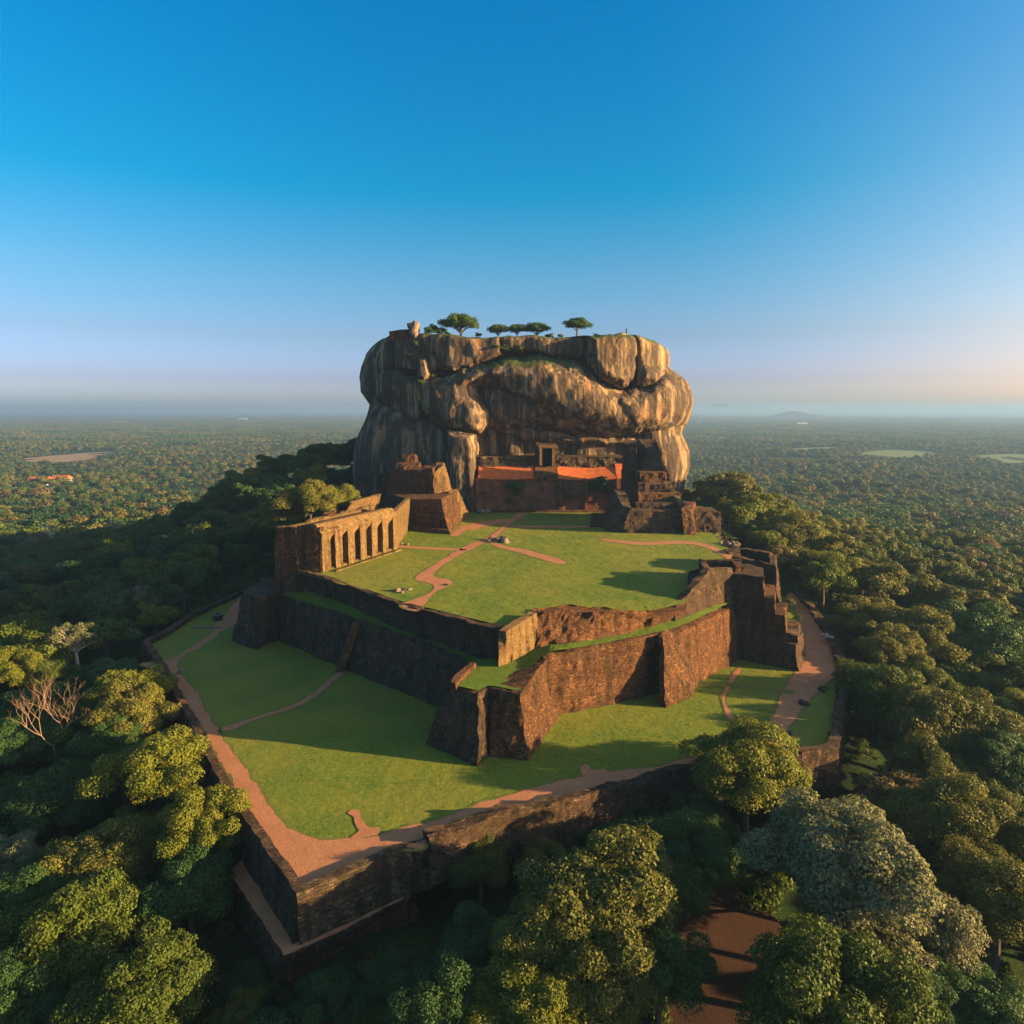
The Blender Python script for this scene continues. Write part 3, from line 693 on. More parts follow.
for i in range(nb + 1):
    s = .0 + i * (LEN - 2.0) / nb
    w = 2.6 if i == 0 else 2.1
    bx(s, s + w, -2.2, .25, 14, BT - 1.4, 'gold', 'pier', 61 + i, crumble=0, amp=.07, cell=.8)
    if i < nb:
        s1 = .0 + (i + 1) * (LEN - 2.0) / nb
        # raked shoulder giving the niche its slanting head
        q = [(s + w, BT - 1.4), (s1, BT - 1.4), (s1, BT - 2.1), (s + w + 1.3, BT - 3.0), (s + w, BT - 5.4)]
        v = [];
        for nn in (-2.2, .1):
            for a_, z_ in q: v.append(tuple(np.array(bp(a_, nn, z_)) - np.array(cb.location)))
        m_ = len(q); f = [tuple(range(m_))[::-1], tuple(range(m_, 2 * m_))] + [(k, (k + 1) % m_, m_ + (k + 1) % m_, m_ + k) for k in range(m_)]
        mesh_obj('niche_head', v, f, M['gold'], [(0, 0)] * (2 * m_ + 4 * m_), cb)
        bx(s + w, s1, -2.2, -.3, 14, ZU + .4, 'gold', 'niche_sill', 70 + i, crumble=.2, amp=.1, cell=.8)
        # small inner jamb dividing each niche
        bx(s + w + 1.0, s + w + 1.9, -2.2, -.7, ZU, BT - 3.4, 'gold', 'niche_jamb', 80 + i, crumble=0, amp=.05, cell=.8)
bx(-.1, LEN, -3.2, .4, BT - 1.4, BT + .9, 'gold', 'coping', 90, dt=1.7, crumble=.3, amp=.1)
# end wall facing the camera, with a shallow vertical seam
e0 = NF; e1 = NL
def bq(t, d, z):            # t metres from near-right corner towards the left corner, d towards the back
    b_ = bk / np.linalg.norm(bk); p = NF + b_ * t + ax * d; return (p[0], p[1], z)
EW = np.linalg.norm(bk)
cs('end_wall', cb, [bq(EW * .46, -.6, 11), bq(0.1, -.6, 11), bq(.1, 1.6, 11), bq(EW * .46, 1.6, 11)], [bq(EW * .46, 0, BT + .1), bq(.1, 0, BT + .3), bq(.1, 1.6, BT + .3), bq(EW * .46, 1.6, BT + .1)], 'brick', seed=91, crumble=.3, amp=.12)
cs('end_wall', cb, [bq(EW, -.6, 11), bq(EW * .5, -.6, 11), bq(EW * .5, 1.6, 11), bq(EW, 1.6, 11)], [bq(EW - .8, 0, BT), bq(EW * .5, 0, BT + .1), bq(EW * .5, 1.6, BT + .1), bq(EW - .8, 1.6, BT)], 'brick', seed=92, crumble=.3, amp=.12)
cs('seam_pier', cb, [bq(EW * .51, -.75, 11), bq(EW * .45, -.75, 11), bq(EW * .45, 1, 11), bq(EW * .51, 1, 11)], [bq(EW * .51, -.25, BT - .6), bq(EW * .45, -.25, BT - .6), bq(EW * .45, 1, BT - .6), bq(EW * .51, 1, BT - .6)], 'brick', seed=93, crumble=0, amp=.1)
cs('rear_wall', cb, [bq(EW, 1.5, 11), bq(EW - 1.6, 1.5, 11), bq(EW - 1.6, LEN + 4, 11), bq(EW, LEN + 4, 11)], [bq(EW - .8, 1.5, BT - .2), bq(EW - 2.2, 1.5, BT - .2), bq(EW - 2.2, LEN + 4, BT + .8), bq(EW - .8, LEN + 4, BT + .8)], 'gold', seed=94, crumble=.9)
cs('earth_fill', cb, [bq(EW - 1.8, 1.5, 14), bq(2, 1.5, 14), bq(2, LEN, 14), bq(EW - 1.8, LEN, 14)], [bq(EW - 1.9, 1.5, BT - 1.6), bq(2.0, 1.5, BT - 1.6), bq(2.0, LEN, BT - .8), bq(EW - 1.9, LEN, BT - .8)], 'darkbrick', seed=95, crumble=.0, amp=.2)
cs('far_wall', cb, [bq(EW - 1, LEN, 14), bq(0, LEN, 14), bq(0, LEN + 1.5, 14), bq(EW - 1, LEN + 1.5, 14)], [bq(EW - 1, LEN, BT + .9), bq(2.6, LEN, BT - .3), bq(2.6, LEN + 1.5, BT - .3), bq(EW - 1, LEN + 1.5, BT + .9)], 'gold', seed=96, crumble=.9)
tag(wallstrip('low_kerb', [bp(2, 2.9, ZU - .5), bp(LEN - 1, 2.7, ZU - .5)], [bp(2, 2.9, ZU + .35), bp(LEN - 1, 2.7, ZU + .35)], .5, M['gold'], seed=97, crumble=.2, amp=.06), 'low stone kerb running along the foot of the niches', 'kerb')
# connecting wall towards the rear left ruin
tag(wallstrip('sloping_wall', [P(397, 548, ZU), P(409, 529, ZU)], [PY(391, 516, 203), PY(410, 498, 233)], 1.5, M['gold'], seed=98, crumble=.2, amp=.1), 'bright sloping wall joining the colonnade to the block ruin', 'wall')
tag(wallstrip('sloping_wall', [(-64, 226, 14), (-50, 236, 14)], [PY(352, 502, 226), PY(381, 494, 240)], 1.5, M['gold'], seed=99, crumble=.6, amp=.1), 'small bright wall end behind the colonnade building', 'wall')

# ------------------------------------------------------------------ rear left block ruin
rl = empty('block_ruin', (-30, 240, ZU), label='stacked brick block ruin at the left foot of the rock', cat='ruin')
def F3(pl, z): return [(x, y, z) for x, y in pl]
fL = P(409, 528, ZU); fR = P(449, 533, ZU); fB = P(466, 517, ZU)
tL = PY(410, 499, 236); tR = PY(441, 499, 233.5); tB = PY(457, 491, 249)
cs('lower_block', rl, [fL, fR, fB, (-38, 262, 16), (-48, 250, 16)], [tL, tR, tB, (-38, 262, tR[2]), (-46, 250, tR[2])], 'brick', seed=101, crumble=.4)
cs('plinth_course', rl, [P(407, 530, ZU), P(451, 534.5, ZU), P(452, 532, ZU), P(409, 526, ZU)], [P(408, 526, ZU + 1.3), P(449, 530.5, ZU + 1.3), P(450, 528, ZU + 1.3), P(410, 524, ZU + 1.3)], 'brick', seed=102, crumble=.2, amp=.1)
a0 = PY(386, 500, 250); a1 = PY(435, 499, 244); b0_ = PY(387, 470, 251); b1_ = PY(433, 468, 245)
cs('upper_block', rl, [(a0[0], a0[1], 20), (a1[0], a1[1], 20), (a1[0] + 3, 262, 20), (a0[0] + 2, 262, 20)], [b0_, b1_, (b1_[0] + 1, 260, b1_[2]), (b0_[0], 260, b0_[2])], 'brick', seed=103, crumble=.7)
c0 = PY(433, 461, 252); c1 = PY(442, 462, 250); c2 = PY(446, 485, 247)
cs('fin_wall', rl, [(a1[0], 246, 28), (c2[0] + 1, 247, 28), (c2[0] + 2, 256, 28), (a1[0] - 1, 256, 28)], [(b1_[0] + .5, 248, 37.5), (c1[0], 250, c1[2] - 1), (c1[0], 256, c1[2]), (b1_[0], 256, c1[2])], 'gold', seed=104, crumble=1.0)
d0 = PY(404, 466, 262); d1 = PY(441, 470, 262)
cs('back_wall', rl, [(d0[0], 261, 30), (d1[0], 261, 30), (d1[0], 263.5, 30), (d0[0], 263.5, 30)], [(d0[0], 261, d0[2]), (d1[0], 261, d1[2]), (d1[0], 263.5, d1[2]), (d0[0], 263.5, d0[2])], 'darkbrick', seed=105, crumble=1.6)
g0 = PY(407, 463, 258)
for k_, (xa_, xb_, ya_, za_, zb_) in enumerate(((-43, -34, 252, 37, 40.6), (-41, -36, 255, 38, 43.2), (-46.5, -43, 252, 32, 36.4), (-32.5, -29.5, 248, 36, 39.2))):
    cs('broken_step', rl, C((xa_, ya_), (xb_, ya_), (xb_, ya_ + 5), (xa_, ya_ + 5), z=za_), C((xa_ + .3, ya_ + .4), (xb_ - .3, ya_ + .4), (xb_ - .3, ya_ + 5), (xa_ + .3, ya_ + 5), z=zb_), 'brick', seed=150 + k_, crumble=1.2)
cs('fin_wall', rl, [(g0[0] - 1.6, 257, 36), (g0[0] + 1, 257, 36), (g0[0] + 1, 259, 36), (g0[0] - 1.6, 259, 36)], [(g0[0] - .6, 257, 42), (g0[0] + .5, 257, 42.6), (g0[0] + .5, 259, 42.6), (g0[0] - .6, 259, 42)], 'gold', seed=106, crumble=.8)
e_0 = PY(376, 500, 256)
cs('side_block', rl, [(e_0[0], 254, 18), (a0[0] + 2, 252, 18), (a0[0] + 2, 262, 18), (e_0[0], 262, 18)], [(e_0[0] + .6, 255, 36), (a0[0] + 2, 253, 37), (a0[0] + 2, 262, 37), (e_0[0] + .6, 262, 36)], 'darkbrick', seed=107, crumble=1.4)
cs('sloping_buttress', rl, [P(459, 522, ZU), P(470, 517, ZU), P(468, 512, ZU), P(455, 514, ZU)], [PY(448, 492, 244), PY(458, 490, 250), PY(457, 489, 254), PY(448, 490, 252)], 'gold', seed=108, crumble=.5)

# ------------------------------------------------------------------ rear right ruin
rr = empty('stair_ruin', (55, 240, ZU), label='dark terraced brick ruin with a sloping stair at the right foot of the rock', cat='ruin')
def zY(px, py, Y): return PY(px, py, Y)
f0 = P(622, 533, ZU); f1 = P(690, 533, ZU); f2 = P(722, 534, ZU)
cs('front_block', rr, [f0, f1, (f1[0], 262, ZU - 2), (f0[0] + 1, 262, ZU - 2)], [zY(630, 511, 232), zY(684, 511, 232), (f1[0] - 1, 260, 26), (f0[0] + 4, 260, 26)], 'darkbrick', seed=111, crumble=.6)
cs('sloping_end', rr, [P(606, 531, ZU), f0, (f0[0] + 2, 250, 17), (f0[0] - 6, 250, 17)], [zY(622, 505, 236), zY(632, 509, 233.5), (f0[0] + 4, 250, 31), (f0[0] + 0, 250, 31)], 'darkbrick', seed=112, crumble=.9)
for k_, (xa_, xb_, ya_, zt_) in enumerate(((43.5, 62.5, 237.5, 27.6), (45, 61, 242, 30.2), (46, 59.5, 247, 33.2), (47.5, 58, 253, 37.0))):
    cs('terrace_step', rr, C((xa_, ya_), (xb_, ya_), (xb_ - .5, 268), (xa_ + .5, 268), z=23), C((xa_ + .3, ya_ + .8), (xb_ - .3, ya_ + .8), (xb_ - .8, 268), (xa_ + .8, 268), z=zt_), 'brick' if k_ % 2 else 'darkbrick', seed=140 + k_, crumble=.9)
cs('right_block', rr, [(f1[0] + .2, f1[1], ZU - 8), (f2[0], f2[1], ZU - 8), (f2[0] + 2, 246, 9), (f1[0], 250, 9)], [zY(690, 508, 233.5), zY(721, 511, 233), (f2[0] + 1, 245, 25), (f1[0] + .5, 250, 26)], 'darkbrick', seed=114, crumble=1.0)
cs('stair_parapet', rr, [(58.5, 236, 22), (62, 236, 22), (56, 258, 22), (53, 258, 22)], [zY(681, 505, 236), zY(685, 504, 236), zY(666, 480, 254), zY(662, 480, 254)], 'gold', seed=115, crumble=.4)
cs('peak_wall', rr, [zY(636, 490, 256), zY(675, 490, 252), (60, 272, 28), (48, 272, 28)], [zY(650, 449, 268), zY(659, 449, 266), (57, 273, 49), (50, 273, 49)], 'darkbrick', seed=116, crumble=1.4)
cs('side_pillar', rr, [zY(627, 500, 262), zY(640, 495, 258), (52, 276, 26), (44, 276, 26)], [zY(629, 449, 270), zY(636, 450, 268), (50, 276, 48), (45, 276, 48)], 'darkbrick', seed=117, crumble=1.0)
cs('centre_pier', rr, [P(684, 535, ZU), P(696, 535, ZU), (66, 238, 16), (61, 238, 16)], [zY(681, 508, 230.5), zY(690, 509, 230.5), (64, 236, 28), (61, 236, 28)], 'brick', seed=118, crumble=.5)

# ------------------------------------------------------------------ rock
RC = np.array([0.0, 325.0]); RD = 40.0
SIL_L = [(500, 350), (492, 357), (470, 354), (455, 355), (440, 358), (425, 365), (415, 369), (405, 372), (392, 363), (378, 361), (368, 363), (357, 367), (350, 373), (343, 381), (336, 388), (333, 392)]
SIL_R = [(500, 683), (490, 681), (478, 683), (465, 687), (450, 688), (440, 683), (433, 680), (425, 684), (415, 689), (402, 691), (392, 690), (382, 686), (374, 676), (368, 667), (356, 668), (348, 665), (342, 659), (338, 652)]
def sil(tab):
    z = [PY(512, y, RC[1] - 5)[2] for y, x in tab]; xx = [PY(x, y, RC[1] - 5)[0] for y, x in tab]
    return np.array(z), np.array(xx)
zl, xl = sil(SIL_L); zr, xr = sil(SIL_R)
ZTOP = PY(512, 336, 290)[2]; ZBOT = 4.0
PL = {   # name: (polygon in image pixels of the front view, height m, edge px, inset px)
 'low_left': ([(360, 403), (340, 441), (340, 500), (387, 505), (446, 500), (446, 431), (417, 417), (394, 408)], 7.0, 9),
 'low_left2': ([(376, 425), (372, 470), (380, 505), (420, 505), (430, 460), (420, 430), (400, 420)], 9.0, 14),
 'buttress': ([(444, 428), (475, 434), (477, 470), (481, 530), (460, 530), (447, 508), (443, 483)], 20.5, 8),
 'low_right': ([(655, 448), (650, 430), (679, 425), (700, 441), (700, 500), (672, 500), (664, 474), (662, 455)], 8.5, 10),
 'bulge_l': ([(340, 377), (366, 347), (377, 338), (392, 332), (388, 368), (378, 372), (376, 398), (372, 408), (358, 400)], 6.0, 12),
 'bulge_lm': ([(370, 372), (387, 368), (412, 374), (436, 371), (426, 390), (420, 417), (411, 430), (394, 417), (382, 406), (371, 396)], 9.5, 13),
 'sweep': ([(422, 378), (440, 372), (467, 362), (504, 354), (540, 352), (565, 356), (585, 357), (595, 367), (613, 382), (627, 388), (650, 384), (662, 380), (668, 364), (685, 370), (704, 401), (692, 420), (672, 430), (637, 437), (613, 434), (580, 428), (555, 420), (530, 410), (512, 399), (497, 391), (484, 388), (477, 391), (484, 402), (490, 413), (490, 428), (479, 437), (466, 438), (448, 433), (432, 427), (418, 418), (414, 404), (416, 388)], 15.0, 25),
 'under': ([(470, 384), (505, 376), (560, 390), (640, 410), (660, 436), (600, 440), (540, 428), (500, 432), (484, 428)], 9.0, 22),
 'nose_tip': ([(430, 400), (450, 384), (468, 388), (482, 402), (490, 414), (489, 428), (479, 437), (464, 437), (444, 431), (430, 422)], 16.5, 16),
 'slab_right': ([(618, 392), (650, 386), (668, 372), (690, 376), (704, 401), (692, 424), (664, 434), (640, 436), (620, 420), (612, 404)], 16.5, 20),
 'cap_l1': ([(386, 326), (436, 326), (432, 352), (436, 366), (417, 378), (408, 371), (388, 369)], 8.0, 6),
 'cap_l2': ([(430, 326), (466, 326), (500, 330), (501, 353), (471, 365), (457, 370), (434, 368), (430, 350)], 10.5, 6),
 'cap_knob': ([(412, 356), (424, 356), (428, 374), (420, 380), (411, 376)], 11, 5),
 'cap_mid': ([(495, 326), (592, 326), (590, 356), (560, 357), (530, 351), (500, 352)], 8.0, 5),
 'cap_r1': ([(588, 328), (640, 326), (642, 352), (640, 382), (627, 389), (613, 383), (599, 374), (590, 365)], 16.5, 10),
 'cap_r2': ([(632, 326), (672, 328), (676, 368), (660, 384), (640, 386), (636, 360)], 17.0, 11),
 'brow': ([(490, 430), (530, 428), (560, 434), (620, 440), (655, 438), (652, 447), (600, 448), (520, 444)], 4.5, 8),
 'vert_rib': ([(506, 420), (520, 418), (524, 470), (504, 470)], 3.0, 7),
}
def plates(px, py):
    H = np.zeros(len(px)); pt = np.stack([px, py], 1)
    wob = np.stack([px, py, px * 0], 1)
    wx = px + fbm(wob, 9, 3, 201) * 1.6; wy = py + fbm(wob, 9, 3, 202) * 1.6
    for name, (poly, h, edge) in PL.items():
        d = -sdist(wx, wy, np.array(poly, float)); t = (d / edge).clip(0, 1)
        H = np.maximum(H, h * np.sqrt(np.clip(1 - (1 - t) ** 2, 0, 1)) * (d > 0))
    return H
nz_, nt_ = 330, 900
zz = ZBOT + (ZTOP - ZBOT) * np.linspace(0, 1, nz_)
tt = np.concatenate([np.linspace(-math.pi, 0, 700, endpoint=False), np.linspace(0, math.pi, 200, endpoint=False)])
TT, ZZ = np.meshgrid(tt, zz)
TT = TT.ravel(); ZZ = ZZ.ravel()
XL = np.interp(ZZ, zl, xl); XR = np.interp(ZZ, zr, xr); CX = (XL + XR) / 2; HW = (XR - XL) / 2
ct, sn = np.cos(TT), np.sin(TT); e = 2 / 2.9
ux = np.sign(ct) * np.abs(ct) ** e; uy = np.sign(sn) * np.abs(sn) ** e
taper = 1 - .04 * ((ZZ - 40) / 50)
X = CX + HW * ux; Y = RC[1] + RD * uy * taper
px, py = proj(X, np.where(Y < RC[1], Y, 2 * RC[1] - Y) - 8, ZZ)
H = plates(px, py)
side = (np.abs(sn)).clip(0, 1) ** .8
# base front recess so that overhangs clear the gallery behind
H = H - 12.0 * 1
nx, ny = ct * 0, np.sign(sn) * 1.0
nrmx = np.sign(ct) * np.abs(ct) ** 1.4 * .45; nrmy = np.sign(sn) * np.abs(sn) ** .9
V = np.stack([X, Y, ZZ], 1)
big = fbm(V, 17, 3, 210) * 1.3; sm = fbm(V * np.array([1, 1, .45]), 3.2, 4, 220) * .34
gro = np.minimum(0, fbm(V * np.array([1, 1, .12]), 5.0, 3, 230)) * .25
amt = H * side * np.where(sn < 0, 1, .7) + (big + sm + gro)
X = X + nrmx * (big + sm + gro); Y = Y + nrmy * amt
tz = ((ZTOP - ZZ) / 2.2).clip(0, 1); edge = 1 - np.sqrt(1 - (1 - tz) ** 2)
X = X - ux * edge * 2.0; Y = Y - uy * edge * 2.0
left_up = 2.0 * np.exp(-((px - 392) / 12) ** 2) + 1.0 * ((470 - px) / 40).clip(0, 1)
topz = (ZZ - 60).clip(0, None) / (ZTOP - 60)
ZZ2 = ZZ + topz ** 4 * (left_up + fbm(np.stack([X, Y, X * 0], 1), 9, 3, 240) * .9 - ((px - 640) / 15).clip(0, 1) * 1.5)
V = np.stack([X, Y, ZZ2], 1)
n = len(tt); rings = [V.reshape(nz_, n, 3)]
last = rings[0][-1]; cen = np.array([0, RC[1], ZTOP + 1.2])
extra = []
for k in range(1, 26):
    f = 1 - k / 26
    r = cen + (last - cen) * f
    r = r.copy(); r[:, 2] = last[:, 2] * f ** 2 + (ZTOP + .2) * (1 - f ** 2) + fbm(np.stack([r[:, 0], r[:, 1], r[:, 0] * 0], 1), 8, 3, 250) * .7 * (1 - f ** 6)
    extra.append(r)
allr = np.concatenate([rings[0]] + [np.array(extra)], 0)
nr_ = allr.shape[0]; V = allr.reshape(-1, 3)
a = (np.arange(nr_ - 1)[:, None] * n + np.arange(n)[None, :]); b = (np.arange(nr_ - 1)[:, None] * n + (np.arange(n)[None, :] + 1) % n)
F = np.stack([a, b, b + n, a + n], -1).reshape(-1, 4)
me = fast_mesh('rock', V, F, True); me.materials.append(M['rock'])
rock = bpy.data.objects.new('rock_outcrop', me); COL.objects.link(rock)
tag(rock, 'huge flat-topped sandstone rock with overhanging bulges and dark streaks', 'rock')
ROCK_V = V

# ------------------------------------------------------------------ gallery at the foot of the rock
ga = empty('gallery_wall', (16, 283, ZU), label='tall red plastered gallery wall under the overhang with terracotta roofs and a dark doorway', cat='gallery')
GY0 = 279.0
gl = PY(484, 478, GY0); gr = PY(627, 478, GY0)
zr0 = gl[2]; zr1 = PY(512, 466, GY0 + 6)[2]
cs('wall', ga, [(gl[0] - 4, GY0 - .6, 16), (gr[0] + 2, GY0 - .6, 16), (gr[0] + 2, GY0 + 10, 16), (gl[0] - 4, GY0 + 10, 16)], [(gl[0] - 4, GY0 + .4, zr0), (gr[0] + 2, GY0 + .4, zr0), (gr[0] + 2, GY0 + 10, zr0), (gl[0] - 4, GY0 + 10, zr0)], 'redbrick', seed=121, crumble=0, amp=.25).data.materials[0] = M['plaster']
cs('parapet_block', ga, [(gl[0] - 3, GY0 + 6.2, zr0 - .5), (gr[0] + 2, GY0 + 6.2, zr0 - .5), (gr[0] + 2, GY0 + 18, zr0 - .5), (gl[0] - 3, GY0 + 18, zr0 - .5)],
   [(gl[0] - 3, GY0 + 6.6, zr1 + 4), (gr[0] + 2, GY0 + 6.6, zr1 + 4), (gr[0] + 2, GY0 + 18, zr1 + 4), (gl[0] - 3, GY0 + 18, zr1 + 4)], 'rubble', seed=122, crumble=1.2, amp=.4)
L0 = np.array(ga.location)
def roof(xa, xb, sag, seed, ya=GY0 - .5, yb=GY0 + 6.4, za=None, zb=None):
    za = zr0 + .15 if za is None else za; zb = zr1 if zb is None else zb
    m = 24; v = []; f = []
    for i in range(m + 1):
        t = i / m; x = xa + (xb - xa) * t; dz = -sag * 4 * t * (1 - t)
        for (yy, zz_) in ((ya, za), (yb, zb), (yb, zb - .45), (ya, za - .45)): v.append(np.array((x, yy, zz_ + dz)) - L0)
    for i in range(m):
        for k in range(4): f.append((i * 4 + k, i * 4 + 4 + k, i * 4 + 4 + (k + 1) % 4, i * 4 + (k + 1) % 4))
    f.append((0, 1, 2, 3)); f.append((m * 4 + 3, m * 4 + 2, m * 4 + 1, m * 4))
    return mesh_obj('roof', v, f, M['rooftile'], None, ga)
roof(PY(478, 470, GY0)[0], PY(534, 470, GY0)[0], .3, 1)
roof(PY(558, 470, GY0)[0], PY(616, 470, GY0)[0], .7, 2)
roof(PY(617, 470, GY0)[0], PY(626, 470, GY0)[0], 0, 3, zb=zr1 + .9)
cs('ramp', ga, [(PY(534.5, 470, GY0)[0], GY0 - .8, zr0 - 1), (PY(557.5, 470, GY0)[0], GY0 - .8, zr0 - 1), (PY(557, 470, GY0)[0], GY0 + 7, zr0 - 1), (PY(536, 470, GY0)[0], GY0 + 7, zr0 - 1)],
   [(PY(534.5, 470, GY0)[0], GY0 - .6, zr0 + .2), (PY(557.5, 470, GY0)[0], GY0 - .6, zr0 + .2), (PY(557, 470, GY0)[0], GY0 + 7, zr1 + .8), (PY(536, 470, GY0)[0], GY0 + 7, zr1 + .8)], 'redbrick', seed=124, crumble=0, amp=.15)
dx0 = PY(542, 460, GY0 + 5.5)[0]; dx1 = PY(552, 460, GY0 + 5.5)[0]; dz0 = PY(547, 465, GY0 + 5.5)[2]; dz1 = PY(547, 448, GY0 + 5.5)[2]
def gbox(name, x0, x1, y0, y1, z0, z1, mat, parent=ga, org=None):
    v, f = boxvf(x0, x1, y0, y1, z0, z1); v = [tuple(np.array(p) - (L0 if org is None else org)) for p in v]
    return mesh_obj(name, v, f, M[mat], [(0, 0)] * 24, parent)
cs('door_surround', ga, [(dx0 - 3.2, GY0 + 5.8, zr1 - 2), (dx1 + 3.2, GY0 + 5.8, zr1 - 2), (dx1 + 3.2, GY0 + 12, zr1 - 2), (dx0 - 3.2, GY0 + 12, zr1 - 2)],
   [(dx0 - 2.6, GY0 + 6.0, dz1 + 2.4), (dx1 + 2.6, GY0 + 6.0, dz1 + 2), (dx1 + 2.6, GY0 + 12, dz1 + 2), (dx0 - 2.6, GY0 + 12, dz1 + 2.4)], 'rubble', seed=125, crumble=1.4, amp=.35)
dr = gbox('doorway', dx0, dx1, GY0 + 5.1, GY0 + 6.2, dz0, dz1, 'void')
for nm, x0, x1, z0, z1 in (('door_post', dx0 - 1.1, dx0 - .01, dz0 - .2, dz1), ('door_post', dx1 + .01, dx1 + 1.1, dz0 - .2, dz1), ('lintel', dx0 - 1.5, dx1 + 1.5, dz1 + .01, dz1 + 1.2)):
    gbox(nm, x0, x1, GY0 + 4.4, GY0 + 6.1, z0, z1, 'gold', dr)
for (xa, w_) in ((476, 5), (559, 3), (585, 2), (616, 9)):
    q = PY(xa, 490, GY0); gbox('pilaster', q[0], q[0] + w_ * .42, GY0 - 1.4, GY0 + .1, 17, zr0 - .3, 'plaster')
tag(wallstrip('back_kerb', [(-12, 277, 17.5), (48, 277, 17.5)], [(-12, 277, 19), (48, 277, 19)], .8, M['brick'], seed=126, crumble=.5, amp=.1), 'low kerb at the foot of the gallery wall', 'kerb')
tag(solid('low_platform', [P(590, 527, ZU), P(607, 527, ZU), P(606, 513, ZU), P(592, 513, ZU)], [P(590, 525, ZU + .9), P(606, 525, ZU + .9), P(605, 513, ZU + .9), P(592, 513, ZU + .9)], M['brick'], seed=127, crumble=.5, amp=.15), 'low brick platform at the back right of the upper lawn', 'platform')

# ------------------------------------------------------------------ things on the summit and loose stones
def rock_top(x, y):
    d = (ROCK_V[:, 0] - x) ** 2 + (ROCK_V[:, 1] - y) ** 2; i = np.argsort(d)[:6]; return ROCK_V[i, 2].max()
def on_top(px_, Y_):
    x = (px_ - 512) / FOC * (Y_ * cp - (ZTOP - CAMZ) * sp_)
    return x, Y_, rock_top(x, Y_)
x, y, z = on_top(397, 298); z = PY(397, 334, 298)[2]
tag(solid('ruin_wall', [(x - 3, y - 2, z - 3), (x + 5.5, y - 2, z - 3), (x + 5.5, y + 2, z - 3), (x - 3, y + 2, z - 3)], [(x - 3, y - 2, z + 1.0), (x + 5.5, y - 2, z + 1.9), (x + 5.5, y + 2, z + 1.9), (x - 3, y + 2, z + 1.0)], M['brick'], seed=131, crumble=.3), 'low ruined wall on the left end of the summit', 'wall')
x, y, z = on_top(413, 296)
bt = empty('summit_boulder', (x, y, z), label='upright weathered boulder on the left end of the summit', cat='boulder')
boulder('stone', (.6, 0, 2.4), 2.6, M['boulder'], (.85, .8, 1.5), 3, bt); boulder('stone', (-1.2, .4, 4.4), 1.3, M['boulder'], (1, 1, 1), 4, bt)
x, y, z = on_top(407, 297)
pv, pf = tube([(0, 0, -1), (0, 0, 3.2), (-.2, 0, 4.6)], [.5, .6, .9], 7); o = mesh_obj('stone_stump', pv, pf, M['darkstone']); o.location = (x, y, z + .6); tag(o, 'small dark stump left of the summit boulder', 'stump')
x, y, z = on_top(620, 297); z = PY(620, 338, 297)[2] - 1.3
stp = empty('small_shrine', (x, y, z + 1.3), label='small domed shrine with a post on the right end of the summit', cat='shrine')
boulder('dome', (0, 0, .3), 2.9, M['boulder'], (1.2, 1, .62), 6, stp)
v, f = boxvf(-4, 4, -2.5, 2.5, -2.0, .5); mesh_obj('base', v, f, M['brick'], [(0, 0)] * 24, stp)
v, f = tube([(2.6, 0, 0), (2.6, 0, 4.0)], [.4, .25], 6); mesh_obj('post', v, f, M['darkstone'], None, stp)

def stones(name, px_, py_, z, n_, spread, r, mat, label, sd):
    rs = random.Random(sd); c = P(px_, py_, z); e_ = empty(name, c, label=label, cat='stones')
    for k in range(n_):
        rr_ = r * rs.uniform(.5, 1.1)
        boulder('stone', (rs.uniform(-spread, spread), rs.uniform(-spread, spread) * 1.2, rr_ * .3), rr_, M[mat if rs.random() < .75 else 'darkstone'], (1, 1, .65), sd * 10 + k, e_)
    return e_
stones('stone_pile', 404, 591, ZU, 7, 1.5, .8, 'boulder', 'small ring of pale and dark stones on the left of the upper lawn', 1)
stones('stone_pile', 497, 541, ZU, 12, 2.8, 1.2, 'boulder', 'cluster of reddish stones where the upper paths meet', 2)
stones('stone_pile', 505, 540, ZU, 3, 1.2, 1.6, 'darkstone', 'dark boulders beside the path junction on the upper lawn', 3)
stones('stone_pile', 484, 513, ZU, 5, 2.0, 1.7, 'boulder', 'pale and dark boulders at the foot of the rock buttress', 4)
stones('stone_pile', 456, 521, ZU, 2, .6, 1.4, 'darkstone', 'dark round stone beside the left block ruin', 5)
stones('stone_pile', 731, 545, ZU, 14, 3.0, .9, 'boulder', 'tumbled pale boulders at the right edge of the upper lawn', 6)
stones('stone_pile', 447, 585, ZU, 2, .4, .55, 'darkstone', 'single dark stone on the bend of the upper path', 7)
stones('stone_pile', 826, 637, 1.4, 4, 1.0, 1.1, 'pale', 'white stones on the rubble wall by the right path', 8)
stones('stone_pile', 803, 703, 0, 3, .7, 1.1, 'darkstone', 'dark boulder between the right path and its grass patch', 9)
stones('stone_pile', 783, 735, 0, 8, 1.5, .5, 'darkstone', 'small dark stones on the path edge behind the round tree', 10)
stones('stone_pile', 222, 830, -6, 1, .1, .5, 'darkstone', 'small dark stone at the foot of the left outer wall', 11)
stones('stone_pile', 181, 672, 0, 6, 1.4, .5, 'boulder', 'line of small stones on the inner edge of the left path', 12)
stones('stone_pile', 825, 690, 0, 4, 1.5, .7, 'darkstone', 'rubble lying against the outer wall by the right path', 13)
stones('stone_pile', 404, 545, ZU, 5, 1.8, .7, 'boulder', 'scattered stones at the far end of the niches', 14)
